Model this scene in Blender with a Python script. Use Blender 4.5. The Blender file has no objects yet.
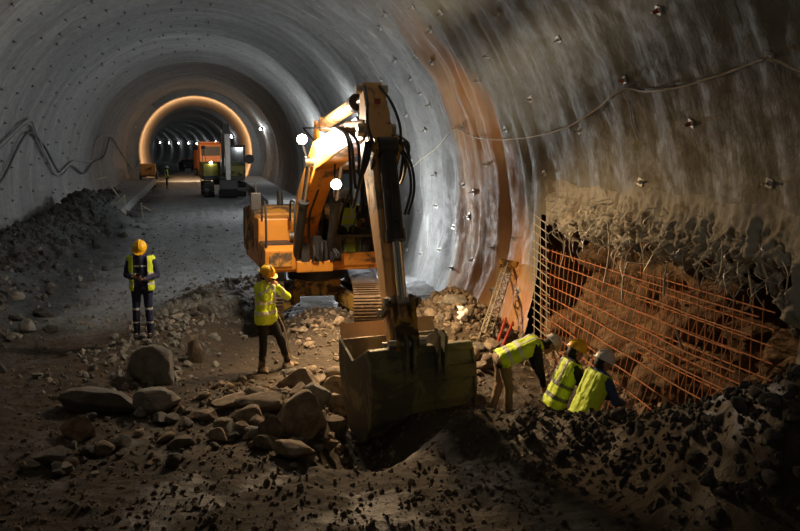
import bpy, bmesh, math, random
from mathutils import Vector, Matrix, Euler, noise
from mathutils.bvhtree import BVHTree
random.seed(11)
C = bpy.context.scene.collection
PI = math.pi
def V(*a): return Vector(a)
def clamp(x, a=0.0, b=1.0): return a if x < a else b if x > b else x
def sstep(a, b, x):
    t = clamp((x - a) / (b - a)); return t * t * (3 - 2 * t)
def nz(x, y, z): return noise.noise(Vector((x, y, z)))
def fbm(x, y, z, o=4): return noise.fractal(Vector((x, y, z)), 1.0, 2.0, o)

# ------------------------------------------------------------------ camera
F = 900.0
CAM = V(0, 0, 3.8)
YAW = math.radians(12.65)
PITCH = math.atan((265.5 - 140) / F)
FWH = V(math.sin(YAW), math.cos(YAW), 0)
RT = V(math.cos(YAW), -math.sin(YAW), 0)
FW = FWH * math.cos(PITCH) + V(0, 0, -math.sin(PITCH))
UP = RT.cross(FW)
def ray(px, py): return RT * (px - 400) + UP * (265.5 - py) + FW * F
def at(px, py, d):
    r = ray(px, py); return CAM + r * (d / r.dot(FWH))
def gnd(px, py, z=0.0):
    r = ray(px, py); return CAM + r * ((z - CAM.z) / r.z)
def cf(xc, d, z=0.0): return FWH * d + RT * xc + V(0, 0, z)      # camera-frame ground point
def depth(p): return (p - CAM).dot(FWH)
cam_d = bpy.data.cameras.new('camera'); cam = bpy.data.objects.new('camera', cam_d); C.objects.link(cam)
cam_d.lens = 40.5; cam_d.sensor_width = 36; cam_d.clip_end = 600
cam.location = CAM; cam.rotation_euler = (PI / 2 - PITCH, 0, -YAW)
bpy.context.scene.camera = cam

# ------------------------------------------------------------------ materials
class NT:
    def __init__(s, name):
        s.m = bpy.data.materials.new(name); s.m.use_nodes = True
        s.nt = s.m.node_tree; s.b = s.nt.nodes['Principled BSDF']
        s.pos = s.nt.nodes.new('ShaderNodeNewGeometry').outputs['Position']
        s.obj = s.nt.nodes.new('ShaderNodeTexCoord').outputs['Object']
    def new(s, t, **kw):
        n = s.nt.nodes.new(t)
        for k, v in kw.items(): setattr(n, k, v)
        return n
    def link(s, a, b): s.nt.links.new(a, b)
    def put(s, sock, v):
        if isinstance(v, bpy.types.NodeSocket): s.link(v, sock)
        else: sock.default_value = v
    def mapping(s, vec, scale):
        n = s.new('ShaderNodeMapping'); s.link(vec, n.inputs['Vector']); n.inputs['Scale'].default_value = scale
        return n.outputs[0]
    def noise(s, vec, scale, detail=4, rough=.55, dist=0):
        n = s.new('ShaderNodeTexNoise'); s.link(vec, n.inputs['Vector'])
        n.inputs['Scale'].default_value = scale; n.inputs['Detail'].default_value = detail
        n.inputs['Roughness'].default_value = rough; n.inputs['Distortion'].default_value = dist
        return n.outputs['Fac']
    def voro(s, vec, scale):
        n = s.new('ShaderNodeTexVoronoi'); s.link(vec, n.inputs['Vector']); n.inputs['Scale'].default_value = scale
        return n.outputs['Distance']
    def rng(s, v, a, b, c=0, d=1):
        n = s.new('ShaderNodeMapRange', interpolation_type='SMOOTHSTEP'); s.put(n.inputs[0], v)
        for i, q in enumerate((a, b, c, d)): n.inputs[i + 1].default_value = q
        return n.outputs[0]
    def math(s, op, a, b=0.0):
        n = s.new('ShaderNodeMath', operation=op); s.put(n.inputs[0], a); s.put(n.inputs[1], b); return n.outputs[0]
    def mix(s, f, a, b):
        n = s.new('ShaderNodeMix', data_type='RGBA'); s.put(n.inputs[0], f)
        for sk, v in ((n.inputs[6], a), (n.inputs[7], b)):
            s.put(sk, v if isinstance(v, bpy.types.NodeSocket) else (*v, 1) if len(v) == 3 else v)
        return n.outputs[2]
    def sep(s, v):
        n = s.new('ShaderNodeSeparateXYZ'); s.link(v, n.inputs[0]); return n.outputs
    def bump(s, h, strength=.4, dist=.02, prev=None):
        n = s.new('ShaderNodeBump'); n.inputs['Strength'].default_value = strength; n.inputs['Distance'].default_value = dist
        s.link(h, n.inputs['Height'])
        if prev: s.link(prev, n.inputs['Normal'])
        return n.outputs[0]
    def out(s, col=None, rough=None, normal=None, metal=None):
        if col is not None: s.put(s.b.inputs['Base Color'], col if isinstance(col, bpy.types.NodeSocket) else (*col, 1))
        if rough is not None: s.put(s.b.inputs['Roughness'], rough)
        if metal is not None: s.put(s.b.inputs['Metallic'], metal)
        if normal is not None: s.link(normal, s.b.inputs['Normal'])
        return s.m

def simple(name, col, rough=.6, metal=0, var=.25, scale=6, dirt=None, dirt_amt=.5, bump=.15, bscale=30):
    n = NT(name); f = n.noise(n.obj, scale, 4)
    c2 = tuple(max(0, c * (1 - var)) for c in col); c1 = tuple(min(1, c * (1 + var * .5)) for c in col)
    c = n.mix(f, c2, c1)
    r = rough
    if dirt:
        g = n.noise(n.obj, scale * .6, 6, .65, .6)
        k = n.rng(g, .5 + .2 - dirt_amt * .4, .62 + .2 - dirt_amt * .4)
        c = n.mix(k, c, dirt); r = n.rng(k, 0, 1, rough, .85)
    return n.out(c, r, n.bump(n.noise(n.obj, bscale, 3), bump, .01), metal)

def emit(name, col, strength):
    m = bpy.data.materials.new(name); m.use_nodes = True
    b = m.node_tree.nodes['Principled BSDF']; b.inputs['Base Color'].default_value = (*col, 1)
    b.inputs['Emission Color'].default_value = (*col, 1); b.inputs['Emission Strength'].default_value = strength
    return m

def mat_shotcrete():
    n = NT('shotcrete')
    x, y, z = n.sep(n.pos)
    streak = n.noise(n.mapping(n.pos, (.22, 1.1, .22)), 1.0, 5, .6, .3)
    big = n.noise(n.pos, .35, 3)
    fine = n.noise(n.pos, 5, 5, .7)
    c = n.mix(n.rng(streak, .3, .7), (.21, .21, .205), (.36, .36, .345))
    c = n.mix(n.rng(big, .35, .65, 0, .45), c, (.22, .225, .22))
    c = n.mix(n.rng(fine, .45, .75, 0, .45), c, (.12, .12, .11))
    # right side of the vault only: damp olive dirt on the near part
    right = n.rng(x, 2.0, 4.5)
    near = n.math('MULTIPLY', n.rng(n.math('ADD', y, n.math('SUBTRACT', n.math('MULTIPLY', big, 2.0), n.math('MULTIPLY', z, .5))), 17.6, 15.6), right)
    oc = n.mix(n.rng(streak, .3, .7), (.175, .165, .128), (.215, .203, .158))
    oc = n.mix(n.rng(fine, .4, .75, 0, .3), oc, (.12, .11, .08))
    c = n.mix(near, c, oc)
    # rust-coloured water stain running down the right wall
    w1 = n.noise(n.mapping(n.pos, (.5, .8, .35)), 1.0, 4, .6)
    yy = n.math('ADD', y, n.math('MULTIPLY', n.math('SUBTRACT', w1, .5), 2.0))
    y2 = n.math('ADD', yy, n.math('MULTIPLY', n.math('SUBTRACT', z, 3.0), -.55))
    st = n.math('MULTIPLY', n.rng(y2, 16.6, 17.4), n.rng(yy, 21.4, 20.7))
    st = n.math('MULTIPLY', st, right)
    st = n.math('MULTIPLY', st, n.rng(z, 7.2, 4.8))
    sc = n.mix(n.rng(n.noise(n.mapping(n.pos, (1, 3.5, .35)), 1.2, 5, .65), .3, .7), (.52, .21, .055), (.54, .34, .16))
    sc = n.mix(n.rng(n.noise(n.mapping(n.pos, (1, 5, .3)), 1.0, 3), .58, .72), sc, (.40, .36, .30))
    c = n.mix(n.math('MULTIPLY', st, .9), c, sc)
    # pale lime drips
    dr = n.noise(n.mapping(n.pos, (.8, 2.6, .22)), 2.2, 3, .5, .4)
    k = n.math('MULTIPLY', n.rng(dr, .62, .70), n.rng(y, 31, 27))
    k = n.math('MULTIPLY', k, n.rng(y, 16.5, 19.5))
    c = n.mix(n.math('MULTIPLY', k, .38), c, (.62, .60, .56))
    spot = n.noise(n.mapping(n.pos, (1, 2.2, 1.0)), 1.1, 2, .4)
    c = n.mix(n.rng(spot, .76, .79, 0, .7), c, (.6, .59, .56))
    nb = n.bump(n.noise(n.pos, 14, 4, .7), .55, .02)
    nb = n.bump(n.noise(n.mapping(n.pos, (1, 3, .6)), 2.5, 4), .22, .08, nb)
    return n.out(c, n.rng(fine, .3, .7, .5, .85), nb)

def mat_ground():
    n = NT('muddy_ground')
    x, y, z = n.sep(n.pos)
    big = n.noise(n.pos, .5, 4, .6); mid = n.noise(n.pos, 3.2, 6, .7); fine = n.noise(n.pos, 16, 5, .7)
    br = n.mix(mid, (.03, .022, .014), (.088, .064, .040))
    br = n.mix(n.rng(fine, .5, .75, 0, .7), br, (.018, .013, .009))
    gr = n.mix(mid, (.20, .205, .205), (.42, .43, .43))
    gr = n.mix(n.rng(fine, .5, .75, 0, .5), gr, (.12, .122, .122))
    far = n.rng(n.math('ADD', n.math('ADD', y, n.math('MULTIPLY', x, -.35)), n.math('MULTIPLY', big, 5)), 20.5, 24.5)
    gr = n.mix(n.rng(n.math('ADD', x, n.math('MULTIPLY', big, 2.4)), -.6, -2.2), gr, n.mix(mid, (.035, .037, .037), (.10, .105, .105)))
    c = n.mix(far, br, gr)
    r = n.rng(n.noise(n.pos, .9, 3), .36, .52, .5, .9)
    nb = n.bump(n.noise(n.pos, 22, 5, .75), .8, .03)
    nb = n.bump(n.voro(n.pos, 7), .5, .05, nb)
    return n.out(c, r, nb)

def mat_rock(name, a, b, d):
    n = NT(name); f = n.noise(n.obj, 2.2, 6, .65, .5); g = n.noise(n.obj, 9, 5, .7)
    oi = n.new('ShaderNodeObjectInfo').outputs['Random']
    c = n.mix(n.rng(f, .3, .7), a, b); c = n.mix(n.rng(g, .5, .75, 0, .6), c, d)
    hs = n.new('ShaderNodeHueSaturation'); n.link(c, hs.inputs['Color']); n.link(n.rng(oi, 0, 1, .7, 1.25), hs.inputs['Value'])
    return n.out(hs.outputs[0], .9, n.bump(n.noise(n.obj, 12, 6, .7), .6, .04))

def mat_rockface():
    n = NT('broken_rock')
    f = n.noise(n.pos, 1.3, 6, .65, .6); g = n.noise(n.pos, 7, 5, .7)
    c = n.mix(n.rng(f, .35, .65), (.075, .042, .02), (.24, .155, .085)); c = n.mix(n.rng(g, .5, .75, 0, .7), c, (.025, .015, .009))
    return n.out(c, .9, n.bump(n.noise(n.pos, 9, 6, .7), .7, .06))

M = {}
M['shot'] = mat_shotcrete(); M['ground'] = mat_ground(); M['rockface'] = mat_rockface()
M['rock'] = mat_rock('brown_stone', (.16, .12, .082), (.36, .285, .205), (.07, .054, .038))
M['rockgrey'] = mat_rock('grey_stone', (.16, .148, .128), (.30, .285, .25), (.08, .073, .063))
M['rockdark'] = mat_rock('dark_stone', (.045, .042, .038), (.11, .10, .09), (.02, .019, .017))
M['lip'] = simple('torn_shotcrete', (.40, .38, .33), .85, 0, .4, 3.5, (.2, .17, .13), .5, .8, 14)
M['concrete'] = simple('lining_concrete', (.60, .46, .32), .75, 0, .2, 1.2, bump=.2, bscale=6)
M['kerb'] = simple('kerb_concrete', (.33, .33, .32), .85, 0, .3, 1.5, (.15, .15, .14), .4)
M['yellow'] = simple('machine_yellow', (.74, .33, .05), .45, 0, .25, 3, (.12, .075, .04), .62, .12, 18)
M['orange'] = simple('machine_orange', (.80, .30, .035), .42, 0, .2, 3, (.15, .08, .04), .42, .1, 18)
M['stick'] = simple('dusty_machine_paint', (.74, .42, .18), .5, 0, .25, 4, (.22, .15, .09), .48, .15, 20)
M['rusty'] = simple('worn_yellow_steel', (.50, .29, .055), .5, .1, .4, 6, (.07, .045, .03), .62, .3, 20)
M['black'] = simple('black_machinery', (.035, .032, .03), .5, 0, .4, 5, (.10, .075, .05), .35, .2)
M['rubber'] = simple('hose_rubber', (.025, .024, .022), .45, 0, .3, 9)
M['track'] = simple('muddy_track_steel', (.14, .095, .058), .6, .2, .4, 6, (.28, .20, .13), .5, .3, 15)
M['chrome'] = simple('chrome_rod', (.75, .74, .72), .2, 1, .08)
M['steel'] = simple('grey_steel', (.42, .40, .37), .45, .7, .3, 7)
M['bucket'] = simple('worn_bucket_steel', (.25, .225, .12), .6, .05, .45, 3, (.12, .11, .085), .66, .3, 14)
M['lipsteel'] = simple('dusty_bucket_edge', (.56, .43, .29), .6, .1, .3, 4, bump=.2)
M['rebar'] = simple('rusty_rebar', (.46, .17, .055), .7, .1, .3, 8)
M['rebargrey'] = simple('grey_rebar', (.40, .36, .28), .6, .2, .3, 8)
M['red'] = simple('red_paint', (.36, .045, .025), .5, 0, .2, 8)
M['cable'] = simple('pale_cable', (.55, .47, .33), .6, 0, .2, 8)
M['duct'] = simple('grey_hose', (.36, .36, .35), .6, 0, .3, 5)
M['ductdark'] = simple('dark_hose', (.10, .10, .10), .55, 0, .3, 5)
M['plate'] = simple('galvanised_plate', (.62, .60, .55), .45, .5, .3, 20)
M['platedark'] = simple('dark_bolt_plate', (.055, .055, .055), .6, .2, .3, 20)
M['wood'] = simple('site_timber', (.50, .42, .30), .8, 0, .3, 5)
M['white'] = simple('white_plastic', (.85, .84, .82), .6, 0, .1, 8)
M['skin'] = simple('skin', (.52, .29, .19), .55, 0, .12, 20, bump=.02)
M['hivis'] = simple('hi_vis_yellow', (.74, 1.0, .04), .6, 0, .14, 9, bump=.2, bscale=40)
M['reflect'] = simple('reflective_tape', (.72, .74, .70), .35, .1, .1, 20)
M['reflectdark'] = simple('dark_vest_band', (.16, .17, .13), .5, 0, .2, 20)
M['navy'] = simple('navy_cloth', (.022, .026, .075), .85, 0, .3, 9, bump=.3, bscale=40)
M['blackcloth'] = simple('black_cloth', (.016, .015, .016), .85, 0, .3, 9, bump=.3, bscale=40)
M['blue'] = simple('blue_cloth', (.05, .085, .20), .85, 0, .3, 9, bump=.3, bscale=40)
M['khaki'] = simple('khaki_cloth', (.34, .235, .14), .85, 0, .25, 7, bump=.3, bscale=40)
M['boot'] = simple('muddy_boot', (.30, .22, .12), .7, 0, .4, 9)
M['helmety'] = simple('yellow_helmet', (.90, .52, .015), .35, 0, .06, 5, bump=.02)
M['helmetw'] = simple('white_helmet', (.80, .77, .70), .35, 0, .06, 5, bump=.02)
M['hair'] = simple('dark_hair', (.02, .014, .01), .7)
M['orangeveh'] = simple('orange_vehicle_paint', (.50, .18, .06), .45, 0, .15, 3)
M['greenyellow'] = simple('dirty_yellow_paint', (.36, .30, .03), .5, 0, .3, 3, (.06, .055, .03), .5)
M['lampwarm'] = emit('warm_lamp_lens', (1, .80, .50), 60)
M['lampwhite'] = emit('white_lamp_lens', (.92, .96, 1), 40)
M['lampfar'] = emit('tunnel_lamp_lens', (.90, .95, 1), 18)
M['beacon'] = emit('orange_lamp_lens', (1, .5, .15), 10)
def mat_glass():
    m = bpy.data.materials.new('cab_glass'); m.use_nodes = True; nt = m.node_tree
    o = nt.nodes['Material Output']; nt.nodes.remove(nt.nodes['Principled BSDF'])
    t = nt.nodes.new('ShaderNodeBsdfTransparent'); t.inputs[0].default_value = (.70, .75, .76, 1)
    g = nt.nodes.new('ShaderNodeBsdfGlossy'); g.inputs['Roughness'].default_value = .08
    f = nt.nodes.new('ShaderNodeFresnel'); f.inputs[0].default_value = 1.45
    x = nt.nodes.new('ShaderNodeMixShader')
    nt.links.new(f.outputs[0], x.inputs[0]); nt.links.new(t.outputs[0], x.inputs[1]); nt.links.new(g.outputs[0], x.inputs[2])
    nt.links.new(x.outputs[0], o.inputs[0]); return m
M['glass'] = mat_glass()

# ------------------------------------------------------------------ object helpers
def tag(o, label, cat, group=None, kind=None):
    o['label'] = label; o['category'] = cat
    if group: o['group'] = group
    if kind: o['kind'] = kind
    return o
def empty(name, loc=(0, 0, 0), rz=0.0):
    o = bpy.data.objects.new(name, None); C.objects.link(o); o.location = loc; o.rotation_euler = (0, 0, rz)
    o.empty_display_size = .2; return o
def link_mesh(name, me, mat, parent=None, smooth=True):
    if mat: me.materials.clear(); me.materials.append(mat)
    if smooth: me.polygons.foreach_set('use_smooth', [True] * len(me.polygons))
    o = bpy.data.objects.new(name, me); C.objects.link(o)
    if parent: o.parent = parent
    return o
def obj(name, bm, mat, parent=None, smooth=False, bevel=0.0):
    bmesh.ops.recalc_face_normals(bm, faces=bm.faces)
    me = bpy.data.meshes.new(name); bm.to_mesh(me); bm.free()
    o = link_mesh(name, me, mat, parent, False)
    if smooth:
        me.polygons.foreach_set('use_smooth', [True] * len(me.polygons))
        me.set_sharp_from_angle(angle=math.radians(40))
    if bevel:
        b = o.modifiers.new('bevel', 'BEVEL'); b.width = bevel; b.segments = 2; b.limit_method = 'ANGLE'; b.angle_limit = math.radians(35)
    return o
def B(): return bmesh.new()
def frame(d):
    d = d.normalized(); a = V(0, 0, 1) if abs(d.z) < .9 else V(1, 0, 0)
    u = a.cross(d).normalized(); return u, d.cross(u)
def box(bm, c, s, rot=None):
    m = Matrix.Translation(Vector(c)) @ ((rot.to_matrix().to_4x4() if isinstance(rot, Euler) else rot) if rot else Matrix.Identity(4)) @ Matrix.Diagonal((s[0], s[1], s[2], 1))
    bmesh.ops.create_cube(bm, size=1, matrix=m)
def boxmm(bm, a, b): box(bm, [(p + q) / 2 for p, q in zip(a, b)], [abs(q - p) for p, q in zip(a, b)])
def cyl(bm, a, b, r, r2=None, seg=16):
    a, b = Vector(a), Vector(b); r2 = r if r2 is None else r2; u, v = frame(b - a); R1 = []; R2 = []
    for i in range(seg):
        t = 2 * PI * i / seg; k = u * math.cos(t) + v * math.sin(t)
        R1.append(bm.verts.new(a + k * r)); R2.append(bm.verts.new(b + k * r2))
    for i in range(seg):
        j = (i + 1) % seg; bm.faces.new((R1[i], R1[j], R2[j], R2[i]))
    bm.faces.new(R1[::-1]); bm.faces.new(R2)
def capsule(bm, a, b, ra, rb, seg=12, hr=4):
    a, b = Vector(a), Vector(b); d = b - a
    if d.length < 1e-6: d = V(0, 0, 1e-4); b = a + d
    n = d.normalized(); u, v = frame(d); rings = []
    prof = [(-math.cos(PI / 2 * i / hr) * ra, math.sin(PI / 2 * i / hr) * ra, a) for i in range(1, hr + 1)]
    prof += [(math.sin(PI / 2 * i / hr) * rb, math.cos(PI / 2 * i / hr) * rb, b) for i in range(0, hr)]
    for o, r, c in prof:
        rings.append([bm.verts.new(c + n * o + (u * math.cos(2 * PI * k / seg) + v * math.sin(2 * PI * k / seg)) * r) for k in range(seg)])
    p0 = bm.verts.new(a - n * ra); p1 = bm.verts.new(b + n * rb)
    for k in range(seg):
        j = (k + 1) % seg
        bm.faces.new((p0, rings[0][j], rings[0][k])); bm.faces.new((p1, rings[-1][k], rings[-1][j]))
        for i in range(len(rings) - 1): bm.faces.new((rings[i][k], rings[i][j], rings[i + 1][j], rings[i + 1][k]))
def smooth_path(pts, n=6):
    P = [Vector(p) for p in pts]; out = []
    for i in range(len(P) - 1):
        p0 = P[max(i - 1, 0)]; p1 = P[i]; p2 = P[i + 1]; p3 = P[min(i + 2, len(P) - 1)]
        for k in range(n):
            t = k / n
            out.append(.5 * ((2 * p1) + (p2 - p0) * t + (2 * p0 - 5 * p1 + 4 * p2 - p3) * t * t + (3 * p1 - p0 - 3 * p2 + p3) * t ** 3))
    out.append(P[-1]); return out
def tube(bm, pts, r, seg=8):
    P = [Vector(p) for p in pts]; rings = []; u = None
    for i, p in enumerate(P):
        t = (P[min(i + 1, len(P) - 1)] - P[max(i - 1, 0)])
        t = t.normalized() if t.length > 1e-9 else V(0, 0, 1)
        if u is None: u, _ = frame(t)
        u = (u - t * u.dot(t)).normalized(); v = t.cross(u)
        rings.append([bm.verts.new(p + (u * math.cos(2 * PI * k / seg) + v * math.sin(2 * PI * k / seg)) * r) for k in range(seg)])
    for a, b in zip(rings, rings[1:]):
        for k in range(seg):
            j = (k + 1) % seg; bm.faces.new((a[k], a[j], b[j], b[k]))
    bm.faces.new(rings[0][::-1]); bm.faces.new(rings[-1])
def prism(bm, prof, x0, x1):
    a = [bm.verts.new((x0, y, z)) for y, z in prof]; b = [bm.verts.new((x1, y, z)) for y, z in prof]
    n = len(prof)
    for i in range(n):
        j = (i + 1) % n; bm.faces.new((a[i], a[j], b[j], b[i]))
    bm.faces.new(a[::-1]); bm.faces.new(b)
def sweep_box(bm, pts, hs, ws, x=0.0):
    rings = []; xl_ = x if isinstance(x, list) else [x] * len(pts)
    for i, (y, z) in enumerate(pts):
        a = pts[max(i - 1, 0)]; b = pts[min(i + 1, len(pts) - 1)]
        x = xl_[i]; t = Vector((b[0] - a[0], b[1] - a[1])).normalized(); n = Vector((-t.y, t.x)); h = hs[i] / 2; w = ws[i] / 2
        rings.append([bm.verts.new((x + sx * w, y + n.x * sh * h, z + n.y * sh * h)) for sx, sh in ((-1, -1), (1, -1), (1, 1), (-1, 1))])
    for a, b in zip(rings, rings[1:]):
        for k in range(4):
            j = (k + 1) % 4; bm.faces.new((a[k], a[j], b[j], b[k]))
    bm.faces.new(rings[0][::-1]); bm.faces.new(rings[-1])
def copy_tree(o, parent=None):
    c = o.copy(); C.objects.link(c)
    if parent: c.parent = parent
    for ch in [q for q in o.children]: copy_tree(ch, c)
    return c

# ------------------------------------------------------------------ tunnel shell
def cxf(y): return -.00068 * (y - 92) ** 2 if y > 92 else 0.0
def czf(y): return -1.3 * sstep(95, 160, y)
STEPS = [(-6, .1), (6, .12), (19.3, .16), (30, .35), (41, .75), (54, .75), (68, .6), (83, 0)]
def rad(y):
    if y > 106: 
        k = ((y - 106) / 9) % 1.0; return 5.35 - .35 * k
    if y >= 83: return 5.0
    for (a, amp), (b, _) in zip(STEPS, STEPS[1:]):
        if a <= y < b:
            k = (y - a) / (b - a); return 6.3 + amp * (.5 - k)
    return 6.3
def zc(y): return 2.3 if y < 83 else 2.72
def disp(y, a):
    if 83 <= y <= 106: return 0.0
    w = 1.0
    d = .05 * abs(math.sin(PI * y / 1.25)) + .09 * nz(y * .35, a * 2.0, 1.3) + .05 * nz(y * 1.3, a * 3, 7.7) + .03 * fbm(y * 3.5, a * 9, 2.2, 3)
    if a < 1.2:   # wavy drapes on the right wall
        k = sstep(13, 19, y) * (1 - sstep(27, 34, y))
        d += k * (.17 * nz(y * 1.5, a * 1.6, 11.0) + .11 * nz(y * 3.4, a * 2.6, 5.0) + .08 * nz(y * 2.2, a * 6, 15.0) + .05 * nz(y * 6, a * 5, 25.0))
        d += .10 * sstep(2.0, .2, zc(y) + 6.2 * math.sin(a)) * nz(y * .9, 3.0, a)
    return d
def wpt(y, a):
    r = rad(y) - disp(y, a)
    return V(cxf(y) + r * math.cos(a), y, czf(y) + zc(y) + r * math.sin(a))
def ysamp(y0, y1, m=.075, k=.0065):
    ys = [y0]
    while ys[-1] < y1: ys.append(ys[-1] + max(m, k * abs(ys[-1])))
    return ys
HOLE0, HOLE1 = 8.35, 15.55
def hole_top(y): return 2.42 + .16 * nz(y * 1.7, 3.1, 0) + .10 * nz(y * 5, 8.1, 0) - .5 * sstep(9.0, 8.3, y)
def in_hole(p):
    e0 = HOLE0 + .15 * nz(p.z * 2, 5, 1); e1 = HOLE1 + .12 * nz(p.z * 1.3, 9, 2)
    return e0 < p.y < e1 and p.z < hole_top(p.y)
COLL = []
def grid_obj(name, us, vs, fn, mat, skip=None, label=None):
    verts = [fn(u, v) for u in us for v in vs]; nv = len(vs); faces = []
    for i in range(len(us) - 1):
        for j in range(nv - 1):
            q = (i * nv + j, (i + 1) * nv + j, (i + 1) * nv + j + 1, i * nv + j + 1)
            if skip and skip((verts[q[0]] + verts[q[2]]) / 2): continue
            faces.append(q)
    me = bpy.data.meshes.new(name); me.from_pydata(verts, [], faces); me.update()
    o = link_mesh(name, me, mat); o['kind'] = 'structure'
    COLL.append((o, BVHTree.FromPolygons(verts, faces)))
    return o
YS = ysamp(-6, 82.99); 
def angs(a, b, n): return [math.radians(a + (b - a) * i / n) for i in range(n + 1)]
W_R = grid_obj('wall_right', YS, angs(-30, 50, 120), wpt, M['shot'], in_hole)
BVR = COLL[-1][1]
W_C = grid_obj('ceiling', ysamp(-6, 82.99, .14, .008), angs(50, 130, 60), wpt, M['shot'])
W_L = grid_obj('wall_left', ysamp(-6, 82.99, .12, .007), angs(130, 210, 80), wpt, M['shot'])
BVL = COLL[-1][1]; BVC = COLL[-2][1]
# the concreted ring and the tunnel beyond it
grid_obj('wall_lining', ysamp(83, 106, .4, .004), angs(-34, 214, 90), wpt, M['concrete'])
def ringface(k, a):
    r = 4.99 + k * 1.9; return V(r * math.cos(a), 82.98 if k < .2 else 83.0, 2.72 + r * math.sin(a))
grid_obj('wall_lining_face', [0, .03, .12, 1.0], angs(-40, 220, 90), ringface, M['shot'])
grid_obj('wall_far', ysamp(106.01, 330, .5, .006), angs(-34, 214, 70), wpt, M['shot'])

# ------------------------------------------------------------------ ground
def seg_bump(x, y, pts, w):
    best = 0.0
    for (a, ha), (b, hb) in zip(pts, pts[1:]):
        dx, dy = b.x - a.x, b.y - a.y; L = dx * dx + dy * dy
        t = clamp(((x - a.x) * dx + (y - a.y) * dy) / L) if L else 0
        q = math.hypot(x - a.x - dx * t, y - a.y - dy * t)
        k = (ha + (hb - ha) * t) * math.exp(-(q / w) ** 2)
        if abs(k) > abs(best): best = k
    return best
D0 = lambda px, d: cf((px - 400) / 908 * d, d)
RIDGE = [(D0(500, 11.0), .25), (D0(540, 10.9), .46), (D0(590, 10.6), .60), (D0(640, 10.1), .70), (D0(700, 9.3), 1.0), (D0(760, 8.5), 1.38), (D0(830, 7.7), 1.75), (D0(980, 6.6), 2.1)]
TRENCH = [(D0(560, 12.5), -.75), (D0(625, 11.2), -.75)]
LEFTHEAP = [(V(-5.9, 14, 0), 1.3), (V(-5.6, 24, 0), .9), (V(-5.4, 34, 0), 1.1), (V(-5.0, 40, 0), 1.25), (V(-5.2, 48, 0), .7), (V(-5.6, 80, 0), .6)]
HEAP2 = [(V(-3.9, 40.5, 0), .75), (V(-3.3, 38, 0), .3)]
BACKHEAP = [(D0(425, 17.8), .45), (D0(455, 17.5), .85), (D0(485, 16.2), .45)]
EXPAD = [(D0(325, 20.5), .15), (D0(325, 18.0), .15)]
UNDEREX = [(D0(325, 17.5), .38), (D0(335, 15.8), .28), (D0(400, 15.2), .35), (D0(450, 14.6), .3)]
PIT = [(D0(345, 12.9), -.75), (D0(362, 12.1), -.75), (D0(362, 10.9), -.75), (D0(400, 11.4), -.35)]
MOUND = [(D0(430, 10.8), .04), (D0(455, 11.1), .14), (D0(480, 11.5), .14)]
STONEBANK = [(D0(205, 12.6), .15), (D0(290, 12.2), .30), (D0(330, 12.6), .35), (D0(345, 13.5), .15)]
MIDBANK = [(D0(90, 13.6), .12), (D0(165, 16.5), .30), (D0(205, 20), .45), (D0(245, 22.0), .35)]
def hgt(x, y):
    if y > 60:
        return czf(y) + .05 * fbm(x * .9, y * .9, 1.0, 3)
    h = 0.0
    for pts, w in ((RIDGE, .62), (LEFTHEAP, 1.2), (HEAP2, 1.3), (BACKHEAP, .75), (EXPAD, 2.2), (UNDEREX, .75), (MOUND, .55), (STONEBANK, .8), (MIDBANK, .9)):
        h += seg_bump(x, y, pts, w)
    h += seg_bump(x, y, TRENCH, .55) + seg_bump(x, y, PIT, .48)
    heap = sstep(3.6, 5.6, abs(x))
    amp = .045 + .10 * heap + .06 * sstep(6, 3, y)
    dd = math.hypot(x, y)
    h += amp * fbm(x * .8, y * .8, 4.4, 5)
    h += .03 * fbm(x * 3.2, y * 3.2, 9.4, 4)
    if y < 24:
        k_ = 1 - sstep(17, 24, y)
        h += k_ * (.05 * abs(nz(x * 2.6, y * 2.6, 31)) + .045 * abs(nz(x * 5.5, y * 5.5, 13)) - .02)
    # wheel and track ruts of the access road
    rut = sstep(22, 28, y) * .03 * nz(x * 3, y * .15, 3)
    return h + rut
fl_y = ysamp(3.5, 60, .065, .0055) + ysamp(60.6, 330, .5, .009)
def floor_pt(y, u):
    W = 7.9 if y < 60 else 6.2
    x = u * W + cxf(y); 
    return V(x, y, hgt(u * W, y))
NU = 190
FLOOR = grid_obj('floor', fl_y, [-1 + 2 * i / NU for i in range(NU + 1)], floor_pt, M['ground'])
BVF = COLL[-1][1]
def on_floor(px, py):
    r = ray(px, py).normalized(); h = BVF.ray_cast(CAM, r)
    return h[0] if h[0] else gnd(px, py)
def drop(x, y): return V(x, y, hgt(x, y))

# broken rock behind the opening in the right wall
def rock_pt(y, t):
    xw = math.sqrt(max(0, 6.3 ** 2 - .2)); e = sstep(HOLE0 - .5, HOLE0 + .4, y) * (1 - sstep(HOLE1 + .1, HOLE1 + .7, y))
    if t < .2: k = t / .2; x = 6.5 + 1.05 * k; z = 2.95 - .35 * k
    else: k = (t - .2) / .8; x = 7.55 - .85 * min(1, k * 1.5); z = 2.6 - 3.5 * k
    q = V(y * 1.1, z * 1.3, 3.3)
    v = noise.voronoi(q * 1.15)[0]; blk = (v[1] - v[0])
    cc = v[1] and noise.voronoi(q * 1.15)[1][0]; x += -.34 * nz(cc.x * 7.3, cc.y * 5.1, cc.z * 3.3) * 1.6 - .10 * noise.cell(q * 2.6)
    x += -.30 * clamp(blk * 2.2) + .30 * nz(y * .8, z * .9, 2) + .12 * fbm(y * 3, z * 3, 5, 4)
    x = max(x, 6.35) if t < .15 else x
    x = 6.2 + (x - 6.2) * max(e, 0.0) + (.35 * (1 - e))
    return V(x, y, z)
RK = grid_obj('wall_rock', ysamp(HOLE0 - .6, HOLE1 + .9, .05, 0), [i / 70 for i in range(71)], rock_pt, M['rockface'])

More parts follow.
